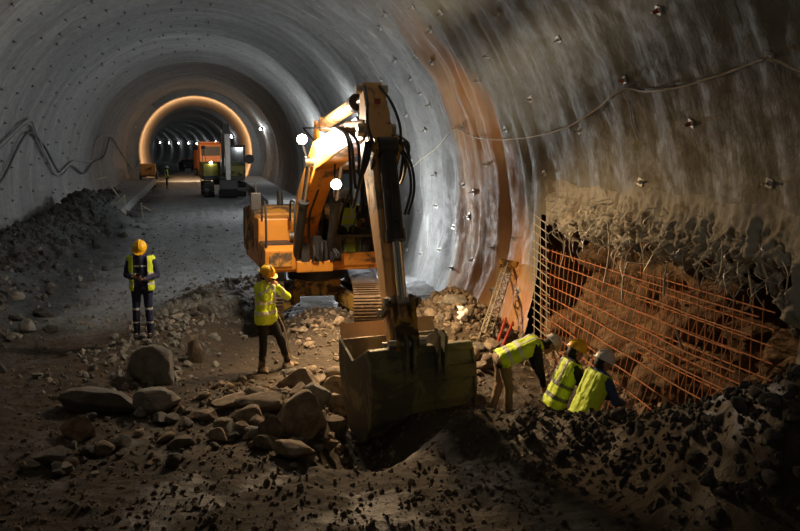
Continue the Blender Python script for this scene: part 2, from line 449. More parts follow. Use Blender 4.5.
# ragged torn edge of the shotcrete above the opening
def lip_pt(y, t):
    zt = 3.15 + .25 * nz(y * .9, 1, 4); zb = hole_top(y) - .28 - .30 * abs(nz(y * 2.3, 4, 4)) - .16 * nz(y * 6, 1, 1)
    z = zt + (zb - zt) * t
    rr = wpt(y, math.asin(clamp((z - 2.3) / 6.25, -1, 1))).x
    n1 = abs(nz(y * 1.9 + z, z * 1.9, 6)); n2 = abs(nz(y * 5.3 + z * 2, z * 4, 8)); n3 = fbm(y * 9, z * 7, 2, 3); n4 = abs(nz(y * 10, z * 2.2 + y, 12))
    fade = sstep(.0, .9, t) * sstep(HOLE0 - .4, HOLE0 + .3, y) * (1 - sstep(HOLE1 - 1.0, HOLE1 - .1, y))
    x = rr + .02 - sstep(0, .12, t) * .03 - fade * max(0, .02 + .22 * (.5 - n1) + .20 * (.35 - n2) + .14 * n3 + .14 * (.3 - n4)) + .22 * sstep(.8, 1, t)
    return V(x, y, z)
LIP = grid_obj('trim_1', ysamp(HOLE0 - .35, HOLE1 - .15, .028, 0), [i / 60 for i in range(61)], lip_pt, M['lip'],
               lambda p: p.z < 2.4 and nz(p.y * 3.6, p.z * 2.6, 21) > .22)

# ------------------------------------------------------------------ people
def remesh(bm, vox, smooth=4, wrinkle=0.0, seed=0.0, wscale=14):
    bmesh.ops.recalc_face_normals(bm, faces=bm.faces)
    me = bpy.data.meshes.new('raw'); bm.to_mesh(me); bm.free()
    o = bpy.data.objects.new('raw', me); C.objects.link(o)
    r = o.modifiers.new('r', 'REMESH'); r.mode = 'VOXEL'; r.voxel_size = vox
    s = o.modifiers.new('s', 'SMOOTH'); s.factor = .5; s.iterations = smooth
    dg = bpy.context.evaluated_depsgraph_get(); dg.update()
    m2 = bpy.data.meshes.new_from_object(o.evaluated_get(dg))
    bpy.data.objects.remove(o); bpy.data.meshes.remove(me)
    if wrinkle:
        for v in m2.vertices:
            c = v.co; v.co = c + v.normal * wrinkle * (nz(c.x * wscale, c.y * wscale, c.z * wscale * .7 + seed) + .5 * nz(c.x * 30, c.y * 30, c.z * 22 + seed))
    return m2
def sub_faces(me, test, off):
    """the faces of a garment that a tape covers, lifted off it"""
    bm = bmesh.new(); bm.from_mesh(me); bm.normal_update()
    kill = [f for f in bm.faces if not test(f.calc_center_median())]
    bmesh.ops.delete(bm, geom=kill, context='FACES')
    for v in bm.verts: v.co += v.normal * off
    return bm
def hand(bm, w, d, n, curl, side):
    """palm and five fingers: w wrist, d pointing direction, n palm normal, side +1 right hand"""
    d = d.normalized(); n = (n - d * n.dot(d)).normalized(); s = d.cross(n) * side
    for k in (-.028, 0, .028): capsule(bm, w + s * k * .6, w + d * .085 + s * k, .016, .014, 8, 3)
    for k, (o, L) in enumerate(((-.034, .060), (-.012, .075), (.011, .080), (.033, .072))):
        b = w + d * .088 + s * o; a1 = curl * .9; a2 = curl * 2.0
        m = b + (d * math.cos(a1) + n * math.sin(a1)) * L * .55
        e = m + (d * math.cos(a2) + n * math.sin(a2)) * L * .5
        capsule(bm, b, m, .0095, .0088, 8, 3); capsule(bm, m, e, .0088, .0075, 8, 3)
    b = w + d * .025 + s * .034; m = b + (s * .75 + d * .55 + n * .35).normalized() * .045
    capsule(bm, b, m, .013, .0105, 8, 3); capsule(bm, m, m + (d * .8 + n * .5 + s * .1).normalized() * .035, .0105, .0085, 8, 3)

def person(label, loc, rz, J, top, legs, vest=None, helmet='helmety', boots='boot', vest_open=False, tape='reflect', jacket_vis=False, group=None, kneeband=None, scale=1.0):
    """J: joints in local metres, +Y is where the person faces, +X the person's right"""
    j = {k: (Vector(v) if not isinstance(v, (int, float)) else v) for k, v in J.items()}
    root = empty('person', loc, rz); root.scale = (scale,) * 3
    tag(root, label, 'person', group)
    hf = j['face'].normalized(); hr = j['hright'].normalized() if 'hright' in j else hf.cross(V(0, 0, 1)).normalized()
    hu = hr.cross(hf).normalized(); H = j['head']
    nb = j['neck']; sR, sL, hR, hL = j['shR'], j['shL'], j['hipR'], j['hipL']
    pel = (hR + hL) / 2
    def torso(bm, g):
        mR = sR.lerp(sL, .20); mL = sL.lerp(sR, .20)
        capsule(bm, hR, mR, .100 + g, .092 + g); capsule(bm, hL, mL, .100 + g, .092 + g)
        capsule(bm, pel, (sR + sL) / 2, .115 + g, .105 + g)
        capsule(bm, mR, mL, .088 + g, .088 + g); capsule(bm, hR, hL, .108 + g, .108 + g)
        capsule(bm, sR.lerp(nb, .12), nb - (nb - (sR + sL) / 2) * .1, .062 + g, .055 + g); capsule(bm, sL.lerp(nb, .12), nb - (nb - (sR + sL) / 2) * .1, .062 + g, .055 + g)
    def arms(bm, g, full=True):
        for S in 'RL':
            s, e, w = j['sh' + S], j['el' + S], j['wr' + S]
            capsule(bm, s, e, .056 + g, .044 + g)
            capsule(bm, e, w if full else e.lerp(w, .9), .043 + g, .029 + g)
    def legsf(bm, g, lo=1.0):
        for S in 'RL':
            h, k, a = j['hip' + S], j['kn' + S], j['an' + S]
            capsule(bm, h, k, .088 + g, .058 + g); capsule(bm, k, k.lerp(a, lo), .060 + g, .042 + g * 1.4)
    # body: one continuous figure
    bm = B()
    torso(bm, -.012); arms(bm, -.004); legsf(bm, -.008)
    capsule(bm, nb - (H - nb) * .3, H - hu * .05, .058, .052)
    capsule(bm, H + hu * .035 - hf * .012, H + hu * .03 + hf * .012, .093, .090, 16, 6)
    capsule(bm, H - hu * .02 + hf * .02, H - hu * .075 + hf * .045, .074, .050, 14, 5)
    capsule(bm, H + hf * .092 + hu * .012, H + hf * .112 - hu * .022, .010, .015, 8, 3)
    for s in (-1, 1):
        capsule(bm, H + hr * s * .088 - hf * .01 + hu * .02, H + hr * s * .090 - hf * .01 - hu * .025, .017, .012, 8, 3)
        capsule(bm, H + hf * .083 + hr * s * .018 + hu * .033, H + hf * .076 + hr * s * .05 + hu * .034, .010, .010, 8, 3)
    for S, s in (('R', 1), ('L', -1)):
        hand(bm, j['wr' + S], j['hd' + S], j['hn' + S], j.get('curl', .6), s)
        capsule(bm, j['an' + S], j['an' + S] + V(0, .10, -.045), .04, .03)
    me = remesh(bm, .0085, 3); me.name = 'body'
    link_mesh('body', me, M['skin'], root)
    for s in (-1, 1):
        bm = B(); capsule(bm, H + hf * .084 + hr * s * .033 + hu * .014, H + hf * .086 + hr * s * .033 + hu * .014, .011, .011, 8, 4); obj('eye', bm, M['hair'], root, True)
    bm = B(); capsule(bm, H + hf * .094 + hr * .02 - hu * .055, H + hf * .094 - hr * .02 - hu * .055, .007, .007, 8, 3); obj('lips', bm, M['red'] if False else M['skin'], root, True)
    bm = B(); capsule(bm, H + hu * .045 - hf * .018, H - hu * .03 - hf * .032, .098, .082, 16, 6)
    link_mesh('hair', remesh(bm, .014, 3), M['hair'], root)
    # clothes
    bm = B(); legsf(bm, .010); capsule(bm, hR, hL, .122, .122); capsule(bm, hR, hR.lerp(sR, .12), .106, .095); capsule(bm, hL, hL.lerp(sL, .12), .106, .095)
    tm = remesh(bm, .014, 4, .010, 3.1); tr = link_mesh('trousers', tm, M[legs], root)
    if kneeband:
        for S, sg in (('R', 1), ('L', -1)):
            for dz in (.05, -.20):
                zz = j['kn' + S].z + dz
                obj('reflective_band', sub_faces(tm, lambda c: abs(c.z - zz) < .019 and c.x * sg > 0, .004), M[kneeband], tr)
    bm = B(); torso(bm, .008); arms(bm, .014); hr_ = .112 if vest else .134; capsule(bm, hR - V(0, 0, .03), hR.lerp(sR, .15), hr_, hr_ - .012); capsule(bm, hL - V(0, 0, .03), hL.lerp(sL, .15), hr_, hr_ - .012); capsule(bm, hR, hL, hr_, hr_)
    capsule(bm, nb - (H - nb) * .35, nb + (H - nb) * .12, .078, .070)
    jm = remesh(bm, .014, 4, .011, 8.7); jk = link_mesh('jacket', jm, M[top], root)
    for S in 'RL':
        bm = B(); a = j['an' + S]; kd = j['to' + S].normalized() if 'to' + S in j else V(0, 1, 0)
        kk = j['kn' + S]; u = (kk - a).normalized()
        capsule(bm, a + u * .20, a, .060, .055); capsule(bm, a - V(0, 0, .035) - kd * .045, a - V(0, 0, .045) + kd * .13, .046, .040)
        capsule(bm, a - V(0, 0, .04) + kd * .05, a - V(0, 0, .048) + kd * .15, .046, .036)
        b = remesh(bm, .012, 3)
        for v in b.vertices:
            if v.co.z < a.z - .085: v.co.z = a.z - .085
        link_mesh('boot', b, M[boots], root)
    up = (nb - pel).normalized(); T0 = pel; TL = (nb - pel).length; right = (sR - sL).normalized(); fwd = up.cross(right)
    def tpar(c): q = c - T0; return q.dot(up) / TL, q.dot(right), q.dot(fwd)
    def tapes(c):
        t, r, f = tpar(c)
        return .10 < t < .19 or .40 < t < .48 or (.085 < abs(r) < .135 and t > .48 and t < 1.02)
    if vest:
        bm = B(); torso(bm, .026)
        capsule(bm, hR - up * .10, hR, .13, .128); capsule(bm, hL - up * .10, hL, .13, .128); capsule(bm, hR - up * .10, hL - up * .10, .128, .128)
        vm = remesh(bm, .013, 4, .010, 5.5)
        b = bmesh.new(); b.from_mesh(vm)
        def cut(c):
            t, r, f = tpar(c)
            if t < -.10 or t > 1.01: return True
            if t > .80 and abs(r) < .075 and f > -.03: return True
            return vest_open and f > 0 and (abs(r) < .125)
        bmesh.ops.delete(b, geom=[f for f in b.faces if cut(f.calc_center_median())], context='FACES')
        b.to_mesh(vm); b.free()
        vo = link_mesh('vest', vm, M[vest], root)
        sol = vo.modifiers.new('cloth', 'SOLIDIFY'); sol.thickness = .008; sol.offset = -1
        obj('reflective_stripe', sub_faces(vm, tapes, .005), M[tape], vo)
        if vest_open:
            obj('chest_badge', sub_faces(jm, lambda c: tpar(c)[2] > .05 and .66 < tpar(c)[0] < .71 and abs(tpar(c)[1]) < .11 and abs(tpar(c)[1]) > .015, .004), M['reflect'], jk)
    elif jacket_vis:
        obj('reflective_stripe', sub_faces(jm, lambda c: (tapes(c) and abs(tpar(c)[1]) < .24) or any(abs((c - j['sh' + S]).dot((j['el' + S] - j['sh' + S]).normalized()) - .17) < .025 and (c - j['sh' + S]).length < .24 for S in 'RL'), .005), M[tape], jk)
    # helmet
    if helmet:
        hm = B(); n = 24; rings = []
        O = H + hu * .045
        for i in range(8):
            a = PI / 2 * i / 7.0; rr = math.cos(a); zz = math.sin(a)
            rings.append([hm.verts.new(O + (hf * math.cos(2 * PI * k / n) * .140 + hr * math.sin(2 * PI * k / n) * .120) * rr + hu * (.128 * zz)) for k in range(n)] if i < 7 else [hm.verts.new(O + hu * .128)])
        for i in range(6):
            for k in range(n): q = (k + 1) % n; hm.faces.new((rings[i][k], rings[i][q], rings[i + 1][q], rings[i + 1][k]))
        for k in range(n): hm.faces.new((rings[6][k], rings[6][(k + 1) % n], rings[7][0]))
        hm.faces.new(rings[0][::-1])
        hel = obj('helmet', hm, M[helmet], root, True)
        bm = B(); R1, R2 = [], []
        for k in range(n):
            c, s = math.cos(2 * PI * k / n), math.sin(2 * PI * k / n); ext = .012 + .05 * max(0, c) ** 2
            for L, o in ((R1, .004), (R2, -.008)):
                L.append(bm.verts.new(O + hf * c * (.140 + ext) + hr * s * (.120 + ext * .9) + hu * (o - .03 * max(0, c) * ext / .06)))
        bm.faces.new(R1); bm.faces.new(R2[::-1])
        for k in range(n): q = (k + 1) % n; bm.faces.new((R2[k], R2[q], R1[q], R1[k]))
        obj('helmet_brim', bm, M[helmet], hel)
        bm = B(); tube(bm, [O + hf * (.137 * math.cos(a)) + hu * (.131 * math.sin(a)) for a in [PI * (.12 + .72 * i / 12) for i in range(13)]], .013, 8)
        obj('helmet_ridge', bm, M[helmet], hel, True)
    return root, j
def facing(dx, dd):      # rz that turns local +Y to camera-frame direction (right dx, away dd)
    w = RT * dx + FWH * dd; return math.atan2(-w.x, w.y)

STAND = dict(hipR=(.095, 0, .93), hipL=(-.095, 0, .93), knR=(.11, .02, .50), knL=(-.11, .02, .50), anR=(.12, 0, .09), anL=(-.12, 0, .09),
             shR=(.19, 0, 1.43), shL=(-.19, 0, 1.43), neck=(0, 0, 1.50), head=(0, .03, 1.635), face=(0, 1, -.1))
# man in dark overalls reading a phone
pA = on_floor(144, 338)
A = dict(STAND, elR=(.27, -.02, 1.15), elL=(-.27, -.02, 1.14), wrR=(.09, .25, 1.14), wrL=(-.08, .26, 1.10), hdR=(-.5, .8, .15), hdL=(.5, .8, .15),
         hnR=(-.2, .1, 1), hnL=(.2, .1, 1), curl=.9, face=(0, .85, -.50), head=(0, .06, 1.62))
aroot, _ = person('man in dark navy overalls and open yellow vest looking down at a phone', drop(pA.x, pA.y), facing(.12, -1), A, 'navy', 'navy', 'hivis', 'helmety', 'blackcloth', True, kneeband='reflect')
ph = B(); box(ph, (0, 0, 0), (.075, .15, .010)); ph_o = obj('phone', ph, M['black'], None, bevel=.003)
bm = B(); box(bm, (0, 0, .0062), (.067, .135, .0012)); obj('phone_screen', bm, simple('phone_screen_glass', (.03, .035, .04), .1), ph_o)
ph_o.matrix_world = aroot.matrix_basis @ Matrix.Translation((0.0, .335, 1.175)) @ Euler((.75, 0, 0)).to_matrix().to_4x4()
tag(ph_o, 'dark phone held by the man in navy overalls', 'phone')
# woman-or-man in the yellow jacket, hand to the face
pB = on_floor(267, 372)
Bp = dict(STAND, elR=(.27, .20, 1.27), elL=(-.24, .27, 1.25), wrR=(.09, .22, 1.46), wrL=(-.03, .24, 1.44), hdR=(-.45, -.25, .8), hdL=(.2, -.3, .9),
          hnR=(-.6, -.6, 0), hnL=(.2, -1, 0), curl=.9, face=(.1, .95, -.25), head=(.01, .05, 1.625),
          anR=(.10, -.03, .09), knR=(.11, .03, .50), anL=(-.40, .12, .11), knL=(-.23, .12, .51), toL=(-.5, .8, 0), toR=(.3, 1, 0))
broot, _ = person('person in bright yellow jacket and dark trousers with both hands at the face', drop(pB.x, pB.y), facing(.86, -.52), Bp, 'hivis', 'blackcloth', None, 'helmety', 'boot', jacket_vis=True)
bm = B(); tube(bm, smooth_path([(-.13, .13, .98), (-.22, .19, .75), (-.30, .20, .48), (-.40, .19, .22), (-.52, .26, .14)], 5), .009, 6)
cord = obj('cord', bm, M['cable'], None, True); cord.matrix_world = broot.matrix_basis.copy()
tag(cord, 'thin pale cord hanging down the dark trousers of the person in yellow jacket', 'cord')
# the three at the mesh
pC = D0(507, 12.6); zC = hgt(pC.x, pC.y)
Wb = dict(hipR=(.105, -.02, .88), hipL=(-.105, -.02, .88), knR=(.13, .05, .49), knL=(-.13, -.02, .50), anR=(.14, .05, .09), anL=(-.14, -.12, .09),
          shR=(.19, .44, 1.08), shL=(-.19, .44, 1.08), neck=(0, .53, 1.08), head=(0, .68, 1.06), face=(0, .55, -.84),
          elR=(.23, .48, .74), elL=(-.22, .50, .74), wrR=(.12, .56, .50), wrL=(-.10, .62, .50), hdR=(-.1, .3, -1), hdL=(.1, .3, -1), hnR=(-1, 0, 0), hnL=(1, 0, 0), curl=.8)
person('worker in khaki trousers bent double at the left edge of the rebar mesh', V(pC.x, pC.y, zC), facing(1, .12), Wb, 'blackcloth', 'khaki', 'hivis', 'helmetw', 'boot')
def lean(dz, fw, side=0.0, turn=0.0):
    L = dict(STAND)
    def mv(v, k): return (v[0] + side * k, v[1] + fw * k, v[2] - dz * k)
    for n, k in (('shR', 1), ('shL', 1), ('neck', 1.05), ('head', 1.25)): L[n] = mv(STAND[n], k)
    for S, s in (('R', 1), ('L', -1)):
        L['hip' + S] = (s * .095, -.10, .84 - dz * .1); L['kn' + S] = (s * .14, .12, .47)
        sh = L['sh' + S]; L['el' + S] = (sh[0] + s * .07, sh[1] + .10, sh[2] - .27); L['wr' + S] = (s * .12, sh[1] + .33, sh[2] - .36)
        L['hd' + S] = (-s * .3, .8, -.4); L['hn' + S] = (-s, 0, -.3)
    L['curl'] = .9; L['face'] = (turn, .9, -.45)
    return L
pD = D0(568, 11.75)
person('worker in yellow helmet and banded vest standing between two white-helmeted workers', V(pD.x, pD.y, -.52), facing(1, .15), lean(.10, .12), 'blackcloth', 'blackcloth', 'hivis', 'helmety', 'boot', tape='reflectdark')
pE = D0(596, 11.25)
person('worker in dark blue hooded top and white helmet, his yellow-vested back towards us', V(pE.x, pE.y, -.56), facing(.9, .35), lean(.09, .12, .03, .2), 'blue', 'navy', 'hivis', 'helmetw', 'boot', tape='hivis')

# ------------------------------------------------------------------ the big excavator
EX = D0(315, 18.5); EX.z = .12
th = math.radians(16.4); hd = RT * math.sin(th) - FWH * math.cos(th)
EXR = math.atan2(-hd.x, hd.y)
ex = empty('excavator', EX, EXR)
tag(ex, 'large orange tracked excavator reaching its arm down to a wide bucket in front', 'excavator')
EXM = Matrix.Translation(EX) @ Matrix.Rotation(EXR, 4, 'Z'); EXI = EXM.inverted()
def epl(px, py, xl=0.0):
    o = EXI @ CAM; d = EXI.to_3x3() @ ray(px, py); return o + d * ((xl - o.x) / d.x)
def yz(px, py, xl=0.0): p = epl(px, py, xl); return (p.y, p.z)
# undercarriage
UR = math.radians(-10); URm = Matrix.Rotation(UR, 4, 'Z')
def track_loop(L=3.5, r=.43, z=.46):
    pts = []; h = L / 2 - r
    for i in range(13): a = -PI / 2 + PI * i / 12; pts.append((h + r * math.cos(a), z + r * math.sin(a)))
    for i in range(13): a = PI / 2 + PI * i / 12; pts.append((-h + r * math.cos(a), z + r * math.sin(a)))
    pts.append(pts[0]); return pts
def resample(pts, n):
    P = [Vector((0, a, b)) for a, b in pts]; L = [0]
    for a, b in zip(P, P[1:]): L.append(L[-1] + (b - a).length)
    out = []
    for i in range(n):
        s = L[-1] * i / n; k = max(j for j in range(len(L)) if L[j] <= s + 1e-9); k = min(k, len(P) - 2)
        t = (s - L[k]) / (L[k + 1] - L[k]); out.append((P[k].lerp(P[k + 1], t), (P[k + 1] - P[k]).normalized()))
    return out
for sx in (1, -1):
    X = sx * .93
    bm = B()
    for p, t in resample(track_loop(), 46):
        n = V(0, t.z, -t.y); m = Matrix((( 1, 0, 0), (0, t.y, n.y), (0, t.z, n.z))).to_4x4()
        box(bm, (X, p.y, p.z), (.54, .185, .035), m)
        for o in (-.06, 0, .06): box(bm, V(X, p.y, p.z) + n * .028 + t * o, (.54, .018, .045), m)
    o = obj('track', bm, M['track'], ex); o.rotation_euler.z = UR
    bm = B(); prism(bm, [(-1.25, .28), (1.25, .28), (1.3, .46), (1.1, .70), (-1.1, .70), (-1.3, .46)], X - .14, X + .14)
    o = obj('track_frame', bm, M['black'], ex, bevel=.02); o.rotation_euler.z = UR
    for nm, y, r in (('idler_wheel', 1.32, .33), ('sprocket', -1.32, .33)):
        bm = B(); cyl(bm, (X - .11, y, .46), (X + .11, y, .46), r, seg=24); cyl(bm, (X - .17, y, .46), (X + .17, y, .46), .12, seg=16)
        o = obj(nm, bm, M['rusty'], ex, True); o.rotation_euler.z = UR
    for y in (-.9, -.45, 0, .45, .9):
        bm = B(); cyl(bm, (X - .12, y, .17), (X + .12, y, .17), .12, seg=14); o = obj('track_roller', bm, M['black'], ex, True); o.rotation_euler.z = UR
bm = B()
for s in (1, -1):
    for y0, y1 in ((.35, .95), (-.35, -.95)):
        a = [(s * .35, y0 * .6, .62), (s * .80, y1, .42)]
        pr = [(V(*a[0]), .34, .30), (V(*a[1]), .34, .30)]
        u = V(0, 1, 0); 
        r1 = [bm.verts.new(a[0] + V(0, d1, d2)) if False else bm.verts.new(V(*a[0]) + V(0, d1 * .24, d2 * .2)) for d1, d2 in ((-1, -1), (1, -1), (1, 1), (-1, 1))]
        r2 = [bm.verts.new(V(*a[1]) + V(0, d1 * .20, d2 * .17)) for d1, d2 in ((-1, -1), (1, -1), (1, 1), (-1, 1))]
        for k in range(4): q = (k + 1) % 4; bm.faces.new((r1[k], r1[q], r2[q], r2[k]))
        bm.faces.new(r1[::-1]); bm.faces.new(r2)
box(bm, (0, 0, .72), (.95, 1.1, .34))
o = obj('undercarriage_frame', bm, M['rusty'], ex, bevel=.03); o.rotation_euler.z = UR
bm = B(); cyl(bm, (0, 0, .86), (0, 0, 1.14), .60, seg=32); obj('slew_ring', bm, M['black'], ex, True)
# upper structure
DZ = 1.14
bm = B(); boxmm(bm, (-1.22, -1.9, DZ), (1.22, 1.05, DZ + .16)); boxmm(bm, (-.10, .2, DZ), (.62, 1.2, DZ + .22)); obj('deck', bm, M['orange'], ex, bevel=.02)
bm = B(); prism(bm, [(-1.55, DZ + .02), (-2.35, DZ + .10), (-2.45, DZ + .55), (-2.3, DZ + 1.05), (-1.55, DZ + 1.12)], -1.22, 1.22); cw = obj('counterweight', bm, M['yellow'], ex, bevel=.05)
bm = B(); prism(bm, [(-1.54, DZ + .16), (-.55, DZ + .16), (-.55, DZ + 1.02), (-.8, DZ + 1.14), (-1.54, DZ + 1.14)], -1.18, 1.2)
for k in range(6): boxmm(bm, (1.195, -1.45, DZ + .35 + k * .09), (1.215, -.75, DZ + .39 + k * .09))
hood = obj('engine_hood', bm, M['yellow'], ex, bevel=.03)
bm = B(); cyl(bm, (.55, -1.2, DZ + 1.1), (.55, -1.2, DZ + 1.45), .07); obj('exhaust', bm, M['black'], ex, True)
# operator's right front: tank and stepped toolbox
bm = B(); boxmm(bm, (.46, -.52, DZ + .16), (1.22, .22, DZ + .98)); obj('fuel_tank', bm, M['orange'], ex, bevel=.03)
bm = B(); prism(bm, [(.24, DZ + .04), (1.10, DZ + .04), (1.14, DZ + .44), (.98, DZ + .52), (.24, DZ + .52)], .62, 1.22)
tb = obj('toolbox', bm, M['orange'], ex, bevel=.025)
bm = B(); boxmm(bm, (.70, 1.118, DZ + .12), (1.14, 1.135, DZ + .42)); obj('toolbox_door', bm, M['yellow'], tb, bevel=.006)
bm = B(); boxmm(bm, (.64, .26, DZ + .522), (1.2, .96, DZ + .54)); obj('step_plate', bm, M['black'], tb)
for X in (.62, 1.18):
    bm = B(); tube(bm, smooth_path([(X, 1.06, DZ + .50), (X, 1.08, DZ + 1.0), (X, 1.02, DZ + 1.32), (X, .82, DZ + 1.36), (X, .56, DZ + 1.30), (X, .50, DZ + .95)], 5), .022, 8); obj('handrail', bm, M['black'], ex, True)
bm = B(); tube(bm, [(1.2, .9, DZ + 1.3), (1.34, 1.0, DZ + 1.42), (1.36, 1.02, DZ + 1.75)], .016, 6); mi = obj('mirror_arm', bm, M['black'], ex, True)
bm = B(); box(bm, (1.36, 1.04, DZ + 1.38), (.20, .06, .34)); obj('mirror', bm, M['black'], mi, bevel=.02)
# cab on the operator's left
CX0, CX1, CY0, CY1, CZ0, CZ1 = -1.16, -.10, -.62, 1.05, DZ + .14, DZ + 1.98
def cab_y(z): return CY1 - .24 * max(0, (z - (CZ0 + .75)) / (CZ1 - CZ0 - .75)) ** 1.3
cab = empty('cab'); cab.parent = ex
bm = B(); boxmm(bm, (CX0, CY0, CZ0 - .04), (CX1, CY1, CZ0 + .05)); obj('cab_floor', bm, M['black'], cab)
bm = B(); boxmm(bm, (CX0, CY1 - .05, CZ0 - .06), (CX1, CY1 + .03, CZ0 + .20)); obj('cab_front_panel', bm, M['orange'], cab, bevel=.015)
bm = B()
for X in (CX0 + .035, CX1 - .035):
    zz = [CZ0 + .1 + (CZ1 - CZ0 - .1) * i / 8 for i in range(9)]
    sweep_box(bm, [(cab_y(z) - .03, z) for z in zz], [.07] * 9, [.07] * 9, X)
    boxmm(bm, (X - .035, CY0, CZ0), (X + .035, CY0 + .09, CZ1)); boxmm(bm, (X - .035, .08, CZ0), (X + .035, .16, CZ1))
    boxmm(bm, (X - .02, CY0, CZ0), (X + .02, .12, CZ0 + .62))
boxmm(bm, (CX0, CY0, CZ0), (CX1, CY0 + .04, CZ0 + .45))
boxmm(bm, (CX0, cab_y(CZ1) - .07, CZ1 - .1), (CX1, cab_y(CZ1), CZ1)); boxmm(bm, (CX0, CY1 - .05, CZ0 + .50), (CX1, CY1 - .005, CZ0 + .55))
obj('cab_frame', bm, M['black'], cab, bevel=.012)
bm = B(); prism(bm, [(CY0 - .03, CZ1 - .02), (cab_y(CZ1) + .06, CZ1 - .02), (cab_y(CZ1) + .02, CZ1 + .07), (CY0 + .1, CZ1 + .10), (CY0 - .03, CZ1 + .05)], CX0 - .02, CX1 + .02); obj('cab_roof', bm, M['stick'], cab, bevel=.03)
bm = B(); zz = [CZ0 + .56 + (CZ1 - CZ0 - .66) * i / 8 for i in range(9)]
prev = None
for z in zz:
    r = [bm.verts.new((X, cab_y(z) - .02, z)) for X in (CX0 + .07, CX1 - .07)]
    if prev: bm.faces.new((prev[0], prev[1], r[1], r[0]))
    prev = r
o = obj('windscreen', bm, M['glass'], cab)
bm = B(); boxmm(bm, (CX0 + .07, CY1 - .034, CZ0 + .20), (CX1 - .07, CY1 - .028, CZ0 + .50)); obj('lower_windscreen', bm, M['glass'], cab)
for X, nm in ((CX0 + .03, 'side_window'), (CX1 - .03, 'side_window')):
    bm = B(); boxmm(bm, (X - .003, CY0 + .09, CZ0 + .62), (X + .003, .08, CZ1 - .08)); boxmm(bm, (X - .003, .16, CZ0 + .12), (X + .003, .80, CZ1 - .1)); obj(nm, bm, M['glass'], cab)
bm = B(); boxmm(bm, (-.90, -.30, CZ0 + .32), (-.42, .22, CZ0 + .46)); box(bm, (-.66, -.34, CZ0 + .82), (.46, .12, .72), Euler((-.15, 0, 0))); boxmm(bm, (-.8, -.25, CZ0), (-.52, .15, CZ0 + .32)); obj('operator_seat', bm, M['black'], cab, bevel=.04)
bm = B()
for X in (-.98, -.34): boxmm(bm, (X - .06, -.05, CZ0 + .05), (X + .06, .30, CZ0 + .58)); tube(bm, [(X, .25, CZ0 + .55), (X, .30, CZ0 + .80)], .015); capsule(bm, (X, .30, CZ0 + .80), (X, .305, CZ0 + .86), .028, .024)
obj('control_levers', bm, M['black'], cab, True)
bm = B(); tube(bm, [(-.5, cab_y(CZ0 + .6) + .02, CZ0 + .60), (-.72, cab_y(CZ0 + 1.1) + .03, CZ0 + 1.25)], .012); obj('wiper', bm, M['rubber'], cab, True)
# guard bars on the front of the cab
# boom
BX = .26
bf = (.25, DZ + .62); el = yz(322, 154, BX); tip = yz(376, 130, 0)
ap = yz(350, 143, .05)
bm = B()
bp = [bf, (bf[0] + (el[0] - bf[0]) * .35, bf[1] + (el[1] - bf[1]) * .42), (el[0] - .10, el[1] - .32), (el[0] + .25, el[1] - .02), ap, (ap[0] + (tip[0] - ap[0]) * .5, (ap[1] + tip[1]) / 2 + .04), tip]
sweep_box(bm, bp, [.34, .50, .54, .52, .46, .42, .32], [.44, .43, .42, .42, .42, .42, .40], [.30, .30, .29, .25, .16, .08, .0])
boom = obj('boom', bm, M['orange'], ex, bevel=.03)
for q_, o_ in ((bf, .3), (tip, 0)): bm = B(); cyl(bm, (o_ - .30, *q_), (o_ + .30, *q_), .10); obj('boom_pin', bm, M['steel'], boom, True)
# lift cylinders
for s in (1, -1):
    a = V(s * .33 + .27, 1.0, DZ + .22); b = V(s * .29 + .25, el[0] + .22, el[1] - .14); m = a.lerp(b, .62)
    bm = B(); cyl(bm, a, m, .085); cyl(bm, a - V(.07, 0, 0), a + V(.07, 0, 0), .11); cyl(bm, m - (b - a).normalized() * .08, m, .10)
    lc = obj('lift_cylinder', bm, M['black'], ex, True)
    bm = B(); cyl(bm, m, b, .05); cyl(bm, b - V(.08, 0, 0), b + V(.08, 0, 0), .10); obj('cylinder_rod', bm, M['chrome'], lc, True)
# stick
st0 = yz(371, 84); st1 = yz(399, 346)
sv = Vector((st1[0] - st0[0], st1[1] - st0[1])); SL = sv.length; sv.normalize(); sn = Vector((-sv.y, sv.x))   # sn: forward-facing normal of the stick
if sn.x < 0: sn = -sn
def sp(t, o): return (st0[0] + sv.x * SL * t + sn.x * o, st0[1] + sv.y * SL * t + sn.y * o)
bm = B(); ts = [0, .06, .14, .24, .5, .8, .95, 1.0]
sweep_box(bm, [sp(t, o) for t, o in zip(ts, [-.02, -.02, -.03, -.05, -.02, 0, 0, 0])], [.20, .34, .56, .66, .50, .36, .28, .22], [.30, .34, .36, .36, .34, .31, .30, .28])
stick = obj('stick', bm, M['stick'], ex, bevel=.025)
for q_ in (sp(1, 0), sp(.02, -.02)): bm = B(); cyl(bm, (-.25, *q_), (.25, *q_), .07); obj('stick_pin', bm, M['steel'], stick, True)
bm = B(); p = sp(.10, .24); boxmm(bm, (-.04, p[0] - .02, p[1] - .03), (.04, p[0] + .03, p[1] + .05)); obj('red_marker', bm, M['red'], stick)
